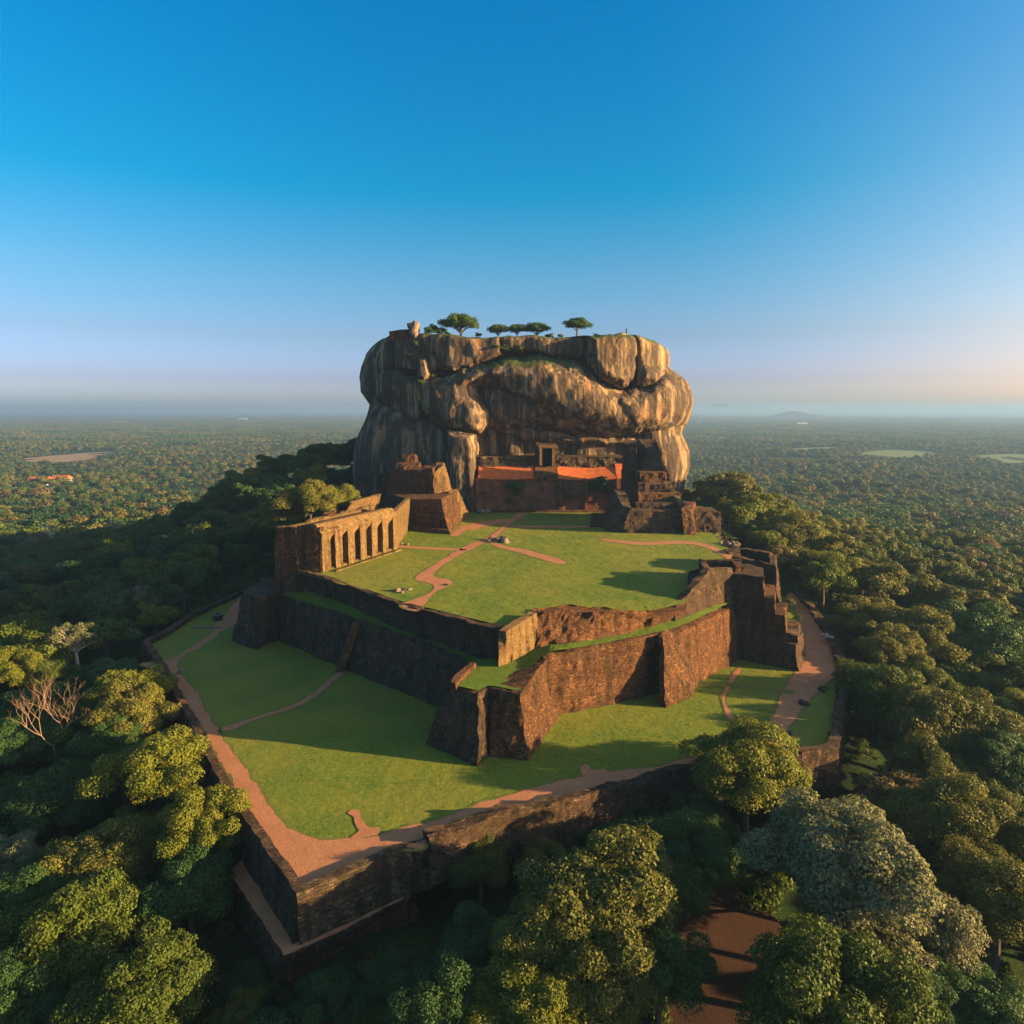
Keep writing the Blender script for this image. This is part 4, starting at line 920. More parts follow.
# the round dark stone basin on the left path
c = P(218, 620, 0); wb = empty('stone_basin', c, label='dark round stone basin with a pale rim on the left path', cat='basin')
v, f = tube([(0, 0, 0), (0, 0, 1.2), (0, 0, 1.7), (0, 0, 1.7), (0, 0, 1.1)], [1.2, 1.4, 1.3, .9, .7], 20); f.append(tuple(range(80, 100))); mesh_obj('bowl', v, f, M['darkstone'], None, wb)
v, f = tube([(0, 0, 1.71), (0, 0, 1.82), (0, 0, 1.82), (0, 0, 1.71)], [1.3, 1.2, 1.0, .95], 20); mesh_obj('rim', v, f, M['pale'], None, wb)
c = P(206, 628, 0)
tag(solid('stone_kerb', [(c[0] - 4, c[1] - .3, -.1), (c[0] + 4, c[1] - .6, -.1), (c[0] + 4, c[1] + .3, -.1), (c[0] - 4, c[1] + .5, -.1)], [(c[0] - 4, c[1] - .3, .4), (c[0] + 4, c[1] - .6, .4), (c[0] + 4, c[1] + .3, .4), (c[0] - 4, c[1] + .5, .4)], M['boulder'], crumble=0, amp=.06), 'pale stone kerb beside the stone basin', 'kerb')

# ------------------------------------------------------------------ trees
def rand_dirs(r_, n_):
    v = r_.normal(size=(n_, 3)); return v / np.linalg.norm(v, axis=1, keepdims=True)
def crown_geo(seed, R, Hh, nlobe, nleaf, size, low=-.35, lobe=(.2, .36), openness=0.0, flat=1.0):
    """leaf faces on the shells of many lobes spread over a dome; centre at origin"""
    r_ = np.random.default_rng(seed)
    d = rand_dirs(r_, nlobe * 6); d = d[d[:, 2] > low][:nlobe]
    k = r_.uniform(.62, .98, (len(d), 1)); k[: len(d) // 5] *= .6
    wob = 1 + .34 * fbm(d * 2.0 + seed, 1.0, 2, seed)[:, None]
    cen_ = d * k * np.array([R, R, Hh]) * wob * .82
    rad = r_.uniform(lobe[0], lobe[1], len(d)) * R
    w = rad ** 2; idx = r_.choice(len(d), nleaf, p=w / w.sum())
    ld = rand_dirs(r_, nleaf); ld[:, 2] = np.where(ld[:, 2] < -.25, -ld[:, 2], ld[:, 2])
    shell = r_.uniform(.72, 1.06, (nleaf, 1)) * (1 + .25 * vnoise(ld * 2.5 + idx[:, None] * 3.7, seed)[:, None])
    pos = cen_[idx] + ld * shell * rad[idx][:, None] * np.array([1, 1, .78 * flat])
    nrm = ld * 1.0 + rand_dirs(r_, nleaf) * .75; nrm /= np.linalg.norm(nrm, axis=1, keepdims=True)
    u = np.cross(nrm, rand_dirs(r_, nleaf)); u /= np.linalg.norm(u, axis=1, keepdims=True); v = np.cross(nrm, u)
    s = size * r_.uniform(.6, 1.35, (nleaf, 1))
    q = np.stack([pos - u * s * .6, pos - v * s * .38 + nrm * s * .1, pos + u * s * .6, pos + v * s * .38 + nrm * s * .1], 1).reshape(-1, 3)
    F_ = np.arange(nleaf * 4).reshape(-1, 4)
    return q, F_, cen_, rad
def trunk_geo(seed, H_, r0, targets, zc):
    rs = random.Random(seed); parts = []
    fork = zc - .45 * (H_ - zc) if zc < H_ else zc * .7
    fork = max(H_ * .3, fork)
    parts.append(tube([(0, 0, -16), (0, 0, -4), (.2, -.1, fork * .5), (0, .1, fork)], [r0 * 1.25, r0 * 1.15, r0 * .95, r0 * .8], 8))
    for t in targets:
        m1 = (t[0] * .35 + rs.uniform(-.3, .3), t[1] * .35 + rs.uniform(-.3, .3), fork + (t[2] - fork) * .5)
        parts.append(tube([(0, .1, fork - .3), m1, (t[0] * .75, t[1] * .75, fork + (t[2] - fork) * .85), tuple(t)], [r0 * .55, r0 * .36, r0 * .22, r0 * .08], 5))
    return join(parts)
# prototypes: unit crown radius R0 = 10 m, height to crown centre 10 m
PROTO = {}
def make_proto(key, seed, Hh, nlobe, nleaf, size, leaf, bark='bark', nb=9, **k):
    q, F_, cen_, rad = crown_geo(seed, 10, Hh, nlobe, nleaf, size, **k)
    q = q + np.array([0, 0, 12.0]); cen_ = cen_ + np.array([0, 0, 12.0])
    mc = fast_mesh('crown', q, F_); mc.materials.append(L[leaf])
    sel = sorted(range(len(cen_)), key=lambda i: -rad[i])[:nb]
    tv, tf = trunk_geo(seed, 12 + Hh, .62, [cen_[i] for i in sel], 12.0)
    mt = bpy.data.meshes.new('trunk'); mt.from_pydata([tuple(p) for p in tv], [], tf); mt.materials.append(M[bark])
    PROTO[key] = (mc, mt)
def variants(base, leaves):
    mc, mt = PROTO[base]
    for lf in leaves: PROTO[base + '_' + lf] = (mc, mt, L[lf])
def crown_object(name, pr):
    o_ = bpy.data.objects.new(name, pr[0])
    if len(pr) > 2: o_.material_slots[0].link = 'OBJECT'; o_.material_slots[0].material = pr[2]
    return o_
for i in range(4):
    make_proto('near%d' % i, 300 + i, (7.4, 8.2, 6.6, 7.8)[i], (75, 60, 85, 70)[i], 60000, .33, 'green', lobe=((.17, .30), (.2, .34), (.15, .27), (.18, .3))[i])
    variants('near%d' % i, ['deep', 'yellow', 'olive', 'grey'])
for i in range(3):
    make_proto('mid%d' % i, 330 + i, (7.0, 7.8, 6.2)[i], (42, 36, 50)[i], 13000, .66, 'green', nb=6)
    variants('mid%d' % i, ['deep', 'yellow', 'olive', 'brown'])
make_proto('sparse', 340, 7.5, 60, 5200, .40, 'grey', 'palebark', 20, lobe=(.12, .2))
make_proto('umbrella', 345, 7.0, 60, 12000, .55, 'deep', nb=10, low=-.1, lobe=(.2, .3), flat=.95)

def bare_tree_geo(seed, H_, spread, depth=7):
    rs = random.Random(seed); parts = []
    def br(p, d, l, r, k):
        q = p + d * l; mid = p + d * l * .5 + np.array([rs.uniform(-.06, .06) * l for _ in range(3)])
        parts.append(tube([p, mid, q], [r, r * .8, r * .62], 5 if k < 3 else 3))
        if k >= depth: return
        for j in range(3 if k < 3 else 2):
            dd = d + np.array([rs.uniform(-1, 1) * spread, rs.uniform(-1, 1) * spread, rs.uniform(-.15, .45)]); dd /= np.linalg.norm(dd)
            br(q, dd, l * rs.uniform(.62, .84), r * .58, k + 1)
    br(np.array([0, 0, -1.0]), np.array([.03, 0, 1.0]), H_ * .36, H_ * .015, 0)
    return join(parts)

trees = []         # (x, y, radius) of everything planted
def plant(x, y, R, hc, key, label, cat='tree', group=None, rz=None, z=None, name='tree', sq=1.0):
    """R crown radius, hc crown centre height above ground"""
    if z is None: z = float(terrain(x, y)[0])
    s = R / 10.0
    root = empty(name, (x, y, z), label=label, cat=cat, group=group)
    root.rotation_euler = (0, 0, rz if rz is not None else random.uniform(0, 6.28))
    mt = PROTO[key][1]
    vs = s * random.uniform(.88, 1.12)
    c_ = crown_object('crown', PROTO[key]); COL.objects.link(c_); c_.parent = root; c_.scale = (s, s, vs); c_.location = (0, 0, hc - 12 * vs)
    if name != 'bush':
        t_ = bpy.data.objects.new('trunk', mt); COL.objects.link(t_); t_.parent = root; t_.scale = (s, s, vs); t_.location = (0, 0, hc - 12 * vs)
    trees.append((x, y, R)); return root
def plant_px(px_, py_, w, zc, key, label, hk=None, **k):
    """crown centre at the pixel at height zc, crown width w px"""
    p = P(px_, py_, zc); dep = p[1] * cp - (zc - CAMZ) * sp_
    R = w / 2 * dep / FOC; g = float(terrain(p[0], p[1])[0])
    hc = max(zc - g, R * .55)
    return plant(p[0], p[1], R, hc, key, label, z=zc - hc, **k)

# the big trees nearest the camera, each as in the photograph
HAND = [
 (748, 776, 134, 1, 'near3_yellow', 'round olive green tree overhanging the path right of the front wall'),
 (838, 866, 190, 2, 'near2_grey', 'big grey-green tree right of the red earth clearing'),
 (905, 925, 130, -3, 'near1_grey', 'grey-brown spreading crown at the lower right side of the big grey tree'),
 (948, 822, 120, -2, 'near1_olive', 'olive green tree upper right of the big grey tree'),
 (1000, 905, 130, -4, 'near3_olive', 'dark olive tree at the right edge below the olive tree'),
 (880, 700, 100, -1, 'near3', 'bright green dome tree beside the right path grass'),
 (945, 730, 130, -1, 'near2_olive', 'wide olive dome tree right of the bright green dome tree'),
 (975, 650, 120, -3, 'near1_deep', 'dark broad tree behind the wide olive dome tree'),
 (915, 640, 90, 0, 'near0_olive', 'olive tree right of the right path bend'),
 (862, 628, 70, 1, 'near3_olive', 'small olive tree just outside the wall of the right path'),
 (605, 902, 175, 0.5, 'near2_olive', 'large pale olive tree in the bottom centre foreground'),
 (660, 965, 110, -5, 'near1_deep', 'dark lower crown beside the earth clearing'),
 (530, 1000, 130, -4, 'near0_yellow', 'yellow-tipped tree at the bottom centre edge'),
 (440, 1015, 120, -6, 'near3_deep', 'dark green tree on the bottom edge left of centre'),
 (480, 862, 70, -5, 'near1_olive', 'small pale shrub tree below the crumbling outer wall'),
 (545, 866, 60, -5, 'near3_olive', 'small leaning shrub tree right of the pale shrub tree'),
 (690, 860, 110, -5, 'near3_deep', 'dark green tree left of the big grey tree'),
 (640, 830, 70, -6, 'near2_deep', 'low dark bushy tree under the front outer wall'),
 (830, 1015, 195, -4, 'near3', 'bright green tree at the bottom right edge'),
 (965, 1000, 120, -7, 'near2_deep', 'dark tree in the bottom right corner'),
 (158, 768, 112, -1, 'near0_yellow', 'yellow-green tree against the left outer wall, upper one'),
 (203, 832, 98, -2, 'near3_yellow', 'yellow-green tree against the left outer wall, lower one'),
 (188, 890, 100, -6, 'near1_deep', 'dark green tree under the lower yellow-green tree'),
 (130, 696, 84, 0, 'near2_yellow', 'yellow crown beside the left fork of the path'),
 (12, 675, 66, 0, 'near3_yellow', 'bright yellow crown at the left edge'),
 (100, 868, 120, -5, 'near2_olive', 'mid green tree in the lower left forest'),
 (75, 930, 140, -6, 'near0', 'large green tree in the lower left forest'),
 (140, 1000, 140, -7, 'near1', 'dense green dome tree at the bottom left edge'),
 (20, 1000, 110, -8, 'near3_deep', 'dark tree in the bottom left corner'),
 (8, 862, 70, -6, 'near2_grey', 'dull grey-green crown at the left edge'),
 (60, 800, 110, -7, 'near0_deep', 'dark crown in the shade under the bare pink tree'),
 (240, 1018, 60, -10, 'near2_olive', 'small olive crown on the bottom edge'),
 (330, 1010, 90, -9, 'near1_deep', 'low dark bush tree on the bottom edge below the plinth'),
 (390, 985, 80, -9, 'near0_deep', 'low dark bush tree right of the stepped plinth'),
 (310, 502, 66, 29, 'near0_olive', 'sunlit olive tree behind the colonnade building'),
 (342, 501, 40, 28, 'near1_yellow', 'smaller yellowish tree behind the colonnade building'),
 (282, 512, 48, 25, 'mid2_olive', 'olive tree left of the sunlit olive tree'),
 (727, 492, 66, 24, 'mid0_olive', 'olive tree touching the right foot of the rock'),
 (752, 520, 60, 16, 'mid1_yellow', 'yellowish tree right of the rear right ruin'),
 (785, 545, 84, 9, 'near1_olive', 'broad rounded tree behind the ruined bastion'),
 (545, 930, 110, -1, 'near1_olive', 'pale olive crown at the left side of the large bottom centre tree'),
 (590, 990, 130, -5, 'near3_olive', 'olive tree between the yellow-tipped tree and the earth clearing'),
 (475, 948, 90, -6, 'near2_deep', 'dark green bush tree below the pale shrub tree'),
 (668, 895, 84, -4, 'near2', 'green crown touching the right side of the large bottom centre tree'),
 (905, 985, 100, -5, 'near0_deep', 'dark green tree behind the bright green bottom right tree'),
 (1012, 835, 90, -3, 'near2_olive', 'olive crown cut by the right edge'),
 (1000, 765, 90, -2, 'near0_deep', 'dark crown at the right edge beside the wide dome tree'),
 (700, 822, 70, -5, 'near1_deep', 'dark crown under the round tree at the path'),
 (600, 845, 56, -6, 'near0_deep', 'dark shrub tree below the long crumbling wall'),
 (10, 745, 80, -3, 'near0_deep', 'dark crown at the left edge under the bright yellow one'),
 (110, 742, 70, -2, 'near1_deep', 'dark crown between the bare pink tree and yellow-green tree'),
 (30, 900, 90, -6, 'near3_deep', 'dark crown left of the large green tree'),
 (250, 985, 60, -11, 'near0_deep', 'dark shrub tree beside the stepped plinth'),
 (832, 580, 70, 5, 'near3_yellow', 'light yellow-green tree beyond the right path'),
]
for h in HAND:
    plant_px(*h[:4], h[4], h[5])
plant_px(75, 642, 58, 2, 'sparse', 'sparse yellow tree with a thin pale trunk on the left slope')
bpy.data.objects
q = P(148, 600, 0)
plant_px(150, 603, 78, -1, 'sparse', 'thin-crowned tree with pale branches on the left slope')
# bare trees
def bare(px_, py_, zc, H_, mat, label, seed, spread=.75):
    p = P(px_, py_, zc); g = float(terrain(p[0], p[1])[0])
    v, f = bare_tree_geo(seed, H_, spread); r = empty('bare_tree', (p[0], p[1], zc - H_ * .62), label=label, cat='tree')
    mesh_obj('trunk', v, f, M[mat], None, r); trees.append((p[0], p[1], H_ * .3)); return r
bare(50, 722, 2, 15, 'pinkbark', 'bare pinkish tree above the dark crowns at the left', 5, .8)
bare(150, 600, 1, 15, 'palebark', 'bare pale branched tree left of the left path', 6, .8)
bare(52, 540, -18, 17, 'palebark', 'tall pale dead tree far out in the left forest', 8, .5)
bare(117, 532, -16, 16, 'palebark', 'pale dead tree in the middle of the left forest', 9, .5)
bare(30, 545, -20, 15, 'pinkbark', 'reddish dead tree at the left of the forest', 10, .5)

# summit trees
for (px_, w, hh, key, lab) in ((461, 38, 1, 'umbrella', 'largest umbrella-shaped tree on the summit'), (577, 30, 1, 'umbrella', 'umbrella-shaped tree standing alone right of the summit cluster'),
                        (498, 21, .8, 'umbrella', 'left tree of the summit cluster'), (517, 20, .8, 'umbrella', 'middle tree of the summit cluster'), (537, 26, .85, 'umbrella', 'right tree of the summit cluster')):
    x, y, z = on_top(px_, 302)
    R = w / 2 * 300 / FOC
    plant(x, y, R, (5.6 if w > 28 else 4.0), key, lab, z=z - .8)
for (px_, w, lab) in ((432, 16, 'rounded bush left of the largest summit tree'), (442, 12, 'small bush under the largest summit tree')):
    x, y, z = on_top(px_, 298); plant(x, y, w / 2 * 298 / FOC, 1.6, 'mid1_deep', lab, 'bush', z=z - .4, name='bush')

# ------------------------------------------------------------------ forest filling
CLEAR = [P(x, y, -11)[:2] + (r,) for x, y, r in ((725, 945, 9), (740, 990, 8), (715, 900, 5), (235, 975, 9), (420, 930, 8), (480, 905, 7), (875, 772, 7), (580, 860, 5), (330, 965, 6))]
def poisson(xmin, xmax, ymin, ymax, sp, accept, tries):
    cell = sp / 1.42; g = {}; out = []
    xs = rng.uniform(xmin, xmax, tries); ys = rng.uniform(ymin, ymax, tries)
    ok = accept(xs, ys); xs = xs[ok]; ys = ys[ok]
    for x, y in zip(xs, ys):
        i, j = int(x // cell), int(y // cell); bad = False
        for di in (-2, -1, 0, 1, 2):
            for dj in (-2, -1, 0, 1, 2):
                p = g.get((i + di, j + dj))
                if p and (p[0] - x) ** 2 + (p[1] - y) ** 2 < sp * sp: bad = True; break
            if bad: break
        if not bad: g[(i, j)] = (x, y); out.append((x, y))
    return np.array(out)
hand = np.array(trees)
def accept_near(x, y):
    d = sdist(x, y)
    buf = np.where(y > 200, 5.0, np.where(x > 0, 8.0, 9.0))
    ok = (d > buf) & (np.abs(x) < .82 * y + 30) & (y > 62)
    for hx, hy, hr in hand: ok &= (x - hx) ** 2 + (y - hy) ** 2 > (hr * .72 + 2.5) ** 2
    for cx_, cy3, cr in CLEAR: ok &= (x - cx_) ** 2 + (y - cy3) ** 2 > (cr + 5) ** 2
    ok &= ~(((y < 112) & (d < 14)) & (x > -20) & (x < 60))
    return ok
near = poisson(-700, 700, 62, 760, 10.5, accept_near, 60000)
order = np.argsort(np.hypot(near[:, 0], near[:, 1])); near = near[order]
NIND = 300 - len(hand)
ind, rest = near[:NIND], near[NIND:]
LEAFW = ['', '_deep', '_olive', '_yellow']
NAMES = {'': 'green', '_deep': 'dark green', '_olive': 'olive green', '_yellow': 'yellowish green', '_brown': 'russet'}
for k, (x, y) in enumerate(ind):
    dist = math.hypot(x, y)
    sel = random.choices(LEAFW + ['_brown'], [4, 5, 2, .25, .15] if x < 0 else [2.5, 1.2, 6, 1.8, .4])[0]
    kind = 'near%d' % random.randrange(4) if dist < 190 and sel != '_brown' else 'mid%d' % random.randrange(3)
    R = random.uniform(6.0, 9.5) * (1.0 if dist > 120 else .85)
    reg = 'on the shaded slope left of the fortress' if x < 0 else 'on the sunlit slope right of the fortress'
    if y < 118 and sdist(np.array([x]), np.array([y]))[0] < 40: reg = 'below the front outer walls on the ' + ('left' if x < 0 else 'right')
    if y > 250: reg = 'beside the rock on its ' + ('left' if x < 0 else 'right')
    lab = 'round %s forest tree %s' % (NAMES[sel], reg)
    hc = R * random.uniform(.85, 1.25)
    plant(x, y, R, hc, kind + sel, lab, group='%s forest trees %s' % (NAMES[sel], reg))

# everything farther out is one mass of forest: points instanced by geometry nodes
def unit_source(name, key):
    return crown_object(name, PROTO[key])
def far_proto(name, seed, nlobe, nleaf, size, leaf, Hh=7):
    q, F_, c_, r_ = crown_geo(seed, 10, Hh, nlobe, nleaf, size, low=-.1, lobe=(.3, .5)); q = q + np.array([0, 0, 8.0])
    m_ = fast_mesh(name, q, F_); m_.materials.append(L[leaf]); return bpy.data.objects.new(name, m_)
def palm_proto(name, leaf):
    parts = [tube([(0, 0, 0), (.6, 0, 7), (.3, 0, 14)], [.5, .4, .3], 5)]
    rs = random.Random(3)
    for i in range(16):
        a = i * 2.4; ca, sa = math.cos(a), math.sin(a); el = rs.uniform(-.2, .9); v = []; f = []
        for j in range(5):
            t = j / 4; r_ = t * 6.0; h_ = 14 + el * 3.5 * t - 4.5 * t * t; w = .9 * (1 - t * .7)
            v += [(ca * r_ - sa * w, sa * r_ + ca * w, h_), (ca * r_ + sa * w, sa * r_ - ca * w, h_)]
        for j in range(4): f.append((2 * j, 2 * j + 1, 2 * j + 3, 2 * j + 2))
        parts.append((v, f))
    v, f = join(parts); m_ = bpy.data.meshes.new(name); m_.from_pydata(v, [], f); m_.materials.append(L[leaf]); return bpy.data.objects.new(name, m_)
SRC = [unit_source('canopy', 'mid0_deep'), unit_source('canopy', 'mid1'), unit_source('canopy', 'mid2_olive'), unit_source('canopy', 'mid0_brown'),
       far_proto('far_canopy', 401, 22, 620, 2.1, 'green'), far_proto('far_canopy', 402, 18, 560, 2.2, 'olive', 8), far_proto('far_canopy', 403, 20, 560, 2.2, 'deep'), far_proto('far_canopy', 404, 16, 500, 2.2, 'brown', 9),
       palm_proto('palm', 'olive'), palm_proto('palm', 'brown')]
def patch_proto(name, seed):
    r_ = np.random.default_rng(seed); Q = []; 
    for i in range(70):
        q, F_, c_, rr2 = crown_geo(seed * 100 + i, r_.uniform(5, 9), r_.uniform(5, 8), 7, 70, 4.2, low=.0, lobe=(.4, .6))
        Q.append(q + np.array([r_.uniform(-60, 60), r_.uniform(-60, 60), 7]))
    q = np.concatenate(Q); F_ = np.arange(len(q)).reshape(-1, 4); m_ = fast_mesh(name, q, F_); m_.materials.append(L[['deep', 'green', 'olive'][seed % 3]])
    return bpy.data.objects.new(name, m_)
for s_ in range(3): SRC.append(patch_proto('far_patch', s_ + 1))
fieldpoly = [np.array([zfield(*p)[:2] for p in pl]) for pl in ([(15, 460), (60, 454), (110, 451), (116, 454), (90, 463), (60, 467), (30, 466)], [(856, 454), (890, 449), (932, 451), (938, 456), (900, 462), (868, 461)],
                                                    [(972, 457), (1024, 453), (1070, 460), (1010, 467)], [(778, 450), (840, 446.5), (852, 449.5), (800, 453)])]
pts = []; knd = []; scl = []
for x, y in rest:
    dist = math.hypot(x, y)
    if dist < 480: knd.append(random.choices([0, 1, 2, 3], [5, 4, 2, .25] if x < 0 else [2.0, 3, 6, .6])[0]); scl.append(random.uniform(.6, .92))
    else: knd.append(random.choices([4, 5, 6, 7, 8], [4, 2.5, 5, .6, .4])[0]); scl.append(random.uniform(.5, .85))
    pts.append((x, y))
def acc_far(x, y):
    d = np.hypot(x, y); ok = (d < 2600) & (np.abs(x) < .80 * y + 20) & ~((np.abs(x) < 699) & (y < 759)) & (sdist(x, y) > 6)
    for fp in fieldpoly: ok &= sdist(x, y, fp) > 4
    den = fbm(np.stack([x, y, x * 0], 1), 140, 2, 77); ok &= den > -.75
    return ok
farp = poisson(-2100, 2100, 300, 2600, 11.5, acc_far, 150000)
for x, y in farp:
    nn = math.sin(x * .004 + 1.3) + math.sin(y * .006 + x * .002)
    palm = 3.5 if (x < -200 and y > 900) or nn > .7 else .7
    knd.append(random.choices([4, 5, 6, 7, 8, 9], [4, 3.5, 4, .9, palm * .8, palm * .5])[0]); scl.append(random.uniform(.38, .72) * (1 + .28 * math.sin(x * .011 + y * .003) * math.sin(y * .008)) * (1.35 if random.random() < .12 else 1)); pts.append((x, y))
nf = 15000
rr_ = np.sqrt(rng.uniform(2500 ** 2, 11000 ** 2, nf)); aa = rng.uniform(-.69, .69, nf)
fx = rr_ * np.sin(aa); fy = rr_ * np.cos(aa)
for x, y in zip(fx, fy): pts.append((x, y)); knd.append(random.choice([10, 11, 12])); scl.append(random.uniform(.8, 1.15))
pts = np.array(pts); pz = terrain(pts[:, 0], pts[:, 1])
me = bpy.data.meshes.new('forest'); me.vertices.add(len(pts)); me.vertices.foreach_set('co', np.stack([pts[:, 0], pts[:, 1], pz], 1).astype(np.float32).ravel())
at = me.attributes.new('kind', 'INT', 'POINT'); at.data.foreach_set('value', np.array(knd, dtype=np.int32))
at = me.attributes.new('size', 'FLOAT', 'POINT'); at.data.foreach_set('value', np.array(scl, dtype=np.float32))
at = me.attributes.new('turn', 'FLOAT', 'POINT'); at.data.foreach_set('value', rng.uniform(0, 6.28, len(pts)).astype(np.float32))
def scatter_object(name, me, sources):
    ob_ = bpy.data.objects.new(name, me); COL.objects.link(ob_)
    ng = bpy.data.node_groups.new('scatter', 'GeometryNodeTree')
    ng.interface.new_socket('Geometry', in_out='INPUT', socket_type='NodeSocketGeometry'); ng.interface.new_socket('Geometry', in_out='OUTPUT', socket_type='NodeSocketGeometry')
    gi = ng.nodes.new('NodeGroupInput'); go = ng.nodes.new('NodeGroupOutput'); jn = ng.nodes.new('GeometryNodeJoinGeometry')
    ak = ng.nodes.new('GeometryNodeInputNamedAttribute'); ak.data_type = 'INT'; ak.inputs[0].default_value = 'kind'
    asz = ng.nodes.new('GeometryNodeInputNamedAttribute'); asz.data_type = 'FLOAT'; asz.inputs[0].default_value = 'size'
    atn = ng.nodes.new('GeometryNodeInputNamedAttribute'); atn.data_type = 'FLOAT'; atn.inputs[0].default_value = 'turn'
    cx = ng.nodes.new('ShaderNodeCombineXYZ'); ng.links.new(atn.outputs['Attribute'], cx.inputs[2])
    for k, s in enumerate(sources):
        oi = ng.nodes.new('GeometryNodeObjectInfo'); oi.inputs['Object'].default_value = s; oi.inputs['As Instance'].default_value = True
        cmp_ = ng.nodes.new('FunctionNodeCompare'); cmp_.data_type = 'INT'; cmp_.operation = 'EQUAL'
        ng.links.new(ak.outputs['Attribute'], cmp_.inputs[2]); cmp_.inputs[3].default_value = k
        ip = ng.nodes.new('GeometryNodeInstanceOnPoints')
        ng.links.new(gi.outputs[0], ip.inputs['Points']); ng.links.new(cmp_.outputs[0], ip.inputs['Selection'])
        ng.links.new(oi.outputs['Geometry'], ip.inputs['Instance']); ng.links.new(cx.outputs[0], ip.inputs['Rotation']); ng.links.new(asz.outputs['Attribute'], ip.inputs['Scale'])
        ng.links.new(ip.outputs[0], jn.inputs[0])
    ng.links.new(jn.outputs[0], go.inputs[0])
    md = ob_.modifiers.new('scatter', 'NODES'); md.node_group = ng
    return ob_
fo = scatter_object('forest', me, SRC)
tag(fo, 'mass of forest and palms covering the slopes and the plain to the horizon', 'forest', kind='stuff')
print('near individuals', len(ind), 'stuff points', len(pts))

# undergrowth below the front walls: small leafy clumps too many to count
q, F_, c_, r_ = crown_geo(501, 1.5, 1.0, 10, 260, .32, low=.0, lobe=(.3, .5)); m1 = fast_mesh('shrub', q + np.array([0, 0, .3]), F_); m1.materials.append(L['green'])
q, F_, c_, r_ = crown_geo(502, 1.2, .9, 9, 220, .30, low=.0, lobe=(.3, .5)); m2 = fast_mesh('shrub', q + np.array([0, 0, .3]), F_); m2.materials.append(L['green'])
ns = 9000
ux_ = rng.uniform(-190, 190, ns); uy_ = rng.uniform(62, 260, ns); dd = sdist(ux_, uy_)
keep = (dd > 2.2) & (dd < 60) & (np.abs(ux_) < .8 * uy_ + 15)
for cx_, cy3, cr in CLEAR[:3]: keep &= (ux_ - cx_) ** 2 + (uy_ - cy3) ** 2 > cr ** 2
pl_ = np.array([p[:2] for p in (i0, i1, i2, i3, l3, l0)]); keep &= sdist(ux_, uy_, pl_) > 1.2
ux_, uy_ = ux_[keep], uy_[keep]; uz = terrain(ux_, uy_)
me = bpy.data.meshes.new('undergrowth'); me.vertices.add(len(ux_)); me.vertices.foreach_set('co', np.stack([ux_, uy_, uz], 1).astype(np.float32).ravel())
at = me.attributes.new('kind', 'INT', 'POINT'); at.data.foreach_set('value', rng.integers(0, 2, len(ux_)).astype(np.int32))
at = me.attributes.new('size', 'FLOAT', 'POINT'); at.data.foreach_set('value', rng.uniform(.4, 1.3, len(ux_)).astype(np.float32))
at = me.attributes.new('turn', 'FLOAT', 'POINT'); at.data.foreach_set('value', rng.uniform(0, 6.28, len(ux_)).astype(np.float32))
tag(scatter_object('undergrowth', me, [bpy.data.objects.new('shrub', m1), bpy.data.objects.new('shrub', m2)]), 'low dark undergrowth covering the ground outside the walls', 'undergrowth', kind='stuff')
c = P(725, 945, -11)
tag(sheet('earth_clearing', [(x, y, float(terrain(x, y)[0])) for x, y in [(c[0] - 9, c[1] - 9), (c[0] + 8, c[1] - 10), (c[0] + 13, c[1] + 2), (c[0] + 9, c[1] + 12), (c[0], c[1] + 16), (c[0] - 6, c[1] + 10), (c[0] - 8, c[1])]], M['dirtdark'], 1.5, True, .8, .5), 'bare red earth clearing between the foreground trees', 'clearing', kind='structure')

# green plants on the rock ledge, gallery wall and summit rim
def bush_at(p, r, label, leaf='mid1', group=None):
    e_ = plant(p[0], p[1], r, r * .8, leaf, label, 'bush', group, z=p[2] - r * .5, name='bush'); return e_
from mathutils.bvhtree import BVHTree
bv = BVHTree.FromPolygons([tuple(p) for p in ROCK_V[:nz_ * n:1]][:nz_ * n], [tuple(f) for f in F[:0]]) if False else None
dg = bpy.context.evaluated_depsgraph_get() if False else None
def rock_hit(px_, py_):
    d = Vector(ray(px_, py_)).normalized()
    ok, loc, nn, fi = rock.ray_cast(Vector((0, 0, CAMZ)), d)
    return loc if ok else Vector(PY(px_, py_, 290))
for (a_, b_, w, lf, lab) in ((409, 381, 9, 'mid0', 'bush on the ledge under the left summit blocks'), (420, 384, 11, 'mid2', 'larger bush on the ledge under the left summit blocks'), (431, 377, 9, 'mid1', 'bush at the right end of the upper left ledge'),
                         (418, 347, 12, 'mid1_deep', 'dark bush hanging between the left summit blocks'), (410, 357, 11, 'mid0_deep', 'dark bush below the hanging one on the left summit block'), (425, 355, 9, 'mid2_deep', 'dark bush right of the hanging summit bush'), (505, 350, 9, 'mid1', 'bush in the middle of the upper ledge'), (520, 350, 9, 'mid2', 'second bush in the middle of the upper ledge'),
                         (497, 348, 7, 'mid0', 'small bush left of the middle ledge bushes')):
    h = rock_hit(a_, b_); bush_at(h, w / 2 * 290 / FOC, lab, lf)
for (a_, Y_, w, lab) in ((448, 300, 7, 'small bush right under the edge of the largest summit tree'), (478, 301, 7, 'small bush between the largest summit tree and the summit cluster'), (550, 300, 9, 'low bush at the right end of the summit cluster'),
                       (560, 301, 6, 'tiny bush between summit cluster and lone tree'), (596, 300, 7, 'small bush right of the lone summit tree'), (610, 299, 6, 'tiny bush left of the small shrine'), (640, 300, 8, 'low bush at the right end of the summit')):
    x, y, z = on_top(a_, Y_); bush_at((x, y, z + .2), w / 2 * 298 / FOC, lab, 'mid1_deep')
bush_at((66.4, 158, 14), 1.3, 'green bush growing on the steps of the ruined bastion', 'mid0_olive')
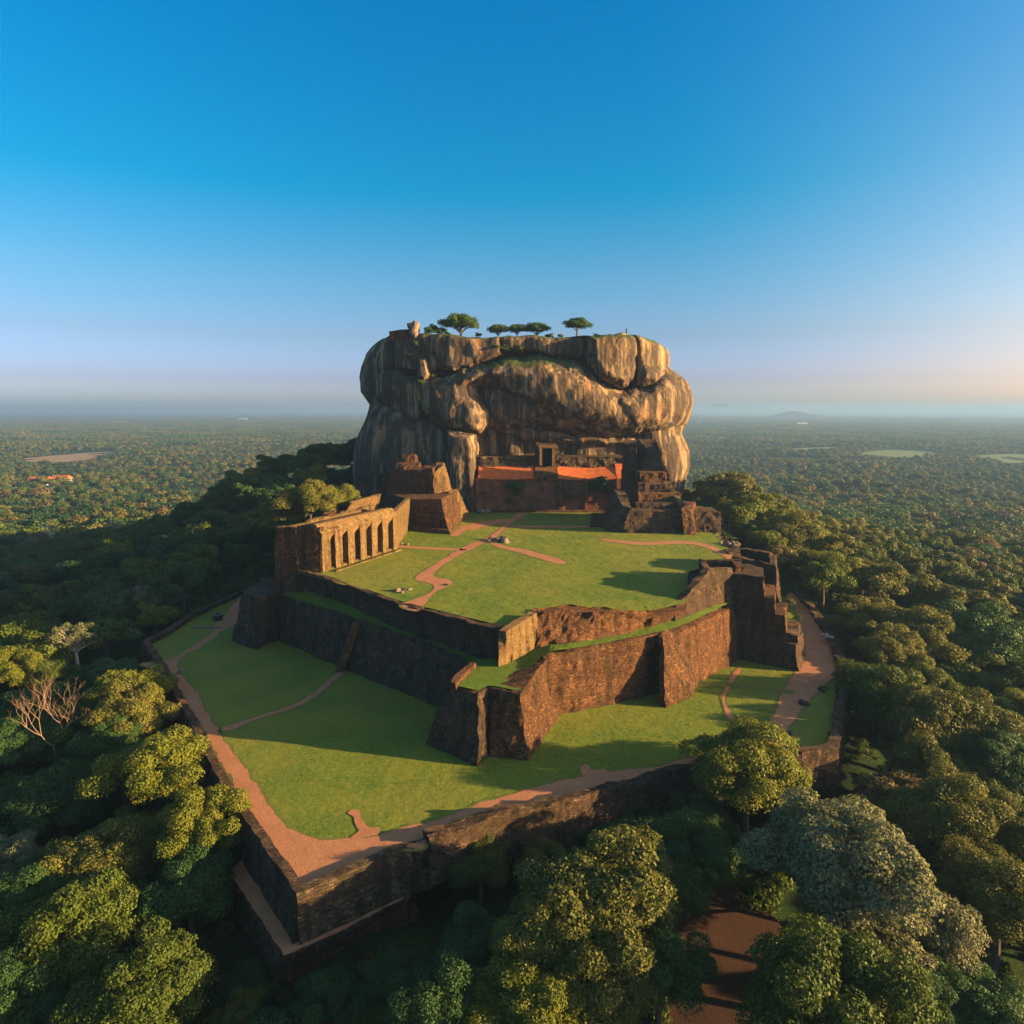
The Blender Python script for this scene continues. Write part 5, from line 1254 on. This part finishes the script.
bush_at((68, 157, 10.6), 1.0, 'smaller bush lower on the steps of the ruined bastion', 'mid2')
for k, (a_, b_, w) in enumerate(((515, 490, 20), (598, 488, 22), (517, 496, 12), (509, 502, 10), (521, 487, 9), (560, 490, 10), (568, 498, 10), (592, 492, 12), (606, 492, 14), (614, 500, 12), (604, 482, 10), (482, 495, 9))):
    p = PY(a_, b_, GY0 - .2); bush_at(p, w / 2 * 280 / FOC, 'dark green creeper growing on the gallery wall', 'mid%d_deep' % (k % 3), 'creepers on the gallery wall')

# far houses
def house(px_, py_, w, d, h, roofmat, label):
    p = P(px_, py_, -61); r = empty('house', p, label=label, cat='house')
    v, f = boxvf(-w / 2, w / 2, -d / 2, d / 2, 0, h); mesh_obj('wall', v, f, M['white'], [(0, 0)] * 24, r)
    v = [(-w / 2 - 1, -d / 2 - 1, h), (w / 2 + 1, -d / 2 - 1, h), (w / 2 + 1, d / 2 + 1, h), (-w / 2 - 1, d / 2 + 1, h), (-w / 2, 0, h + d * .35), (w / 2, 0, h + d * .35)]
    mesh_obj('roof', v, [(0, 1, 5, 4), (2, 3, 4, 5), (1, 2, 5), (3, 0, 4), (3, 2, 1, 0)], roofmat, None, r)
house(41, 486, 30, 18, 9, M['rooftile'], 'red-roofed house at the far left edge of the plain')
house(62, 484, 26, 16, 9, M['rooftile'], 'red-roofed house right of the leftmost far house')
house(57, 489, 16, 12, 8, M['rooftile'], 'small red-roofed house between the far houses')
house(147, 447, 26, 16, 8, M['rooftile'], 'small red-roofed building beyond the tan field')
house(243, 421, 90, 40, 14, M['white'], 'white building near the left horizon')
house(120, 424, 110, 30, 7, M['white'], 'long white building near the left horizon')
house(802, 426, 70, 40, 12, M['white'], 'small pale building near the right horizon')

# ------------------------------------------------------------------ haze
hv, hf = boxvf(-34600, 34600, -34500, 34700, -80, 118)
hz = mesh_obj('haze', hv, hf, None); tag(hz, 'thin warm evening haze over the plain', 'haze', kind='stuff')
hm = bpy.data.materials.new('haze'); hm.use_nodes = True; nt = hm.node_tree; nt.nodes.clear()
out = N(nt, 'ShaderNodeOutputMaterial'); pv_ = N(nt, 'ShaderNodeVolumePrincipled')
pv_.inputs['Color'].default_value = (.22, .38, .66, 1); pv_.inputs['Density'].default_value = .00014; pv_.inputs['Anisotropy'].default_value = .2
nt.links.new(pv_.outputs[0], out.inputs['Volume']); hz.data.materials.append(hm)
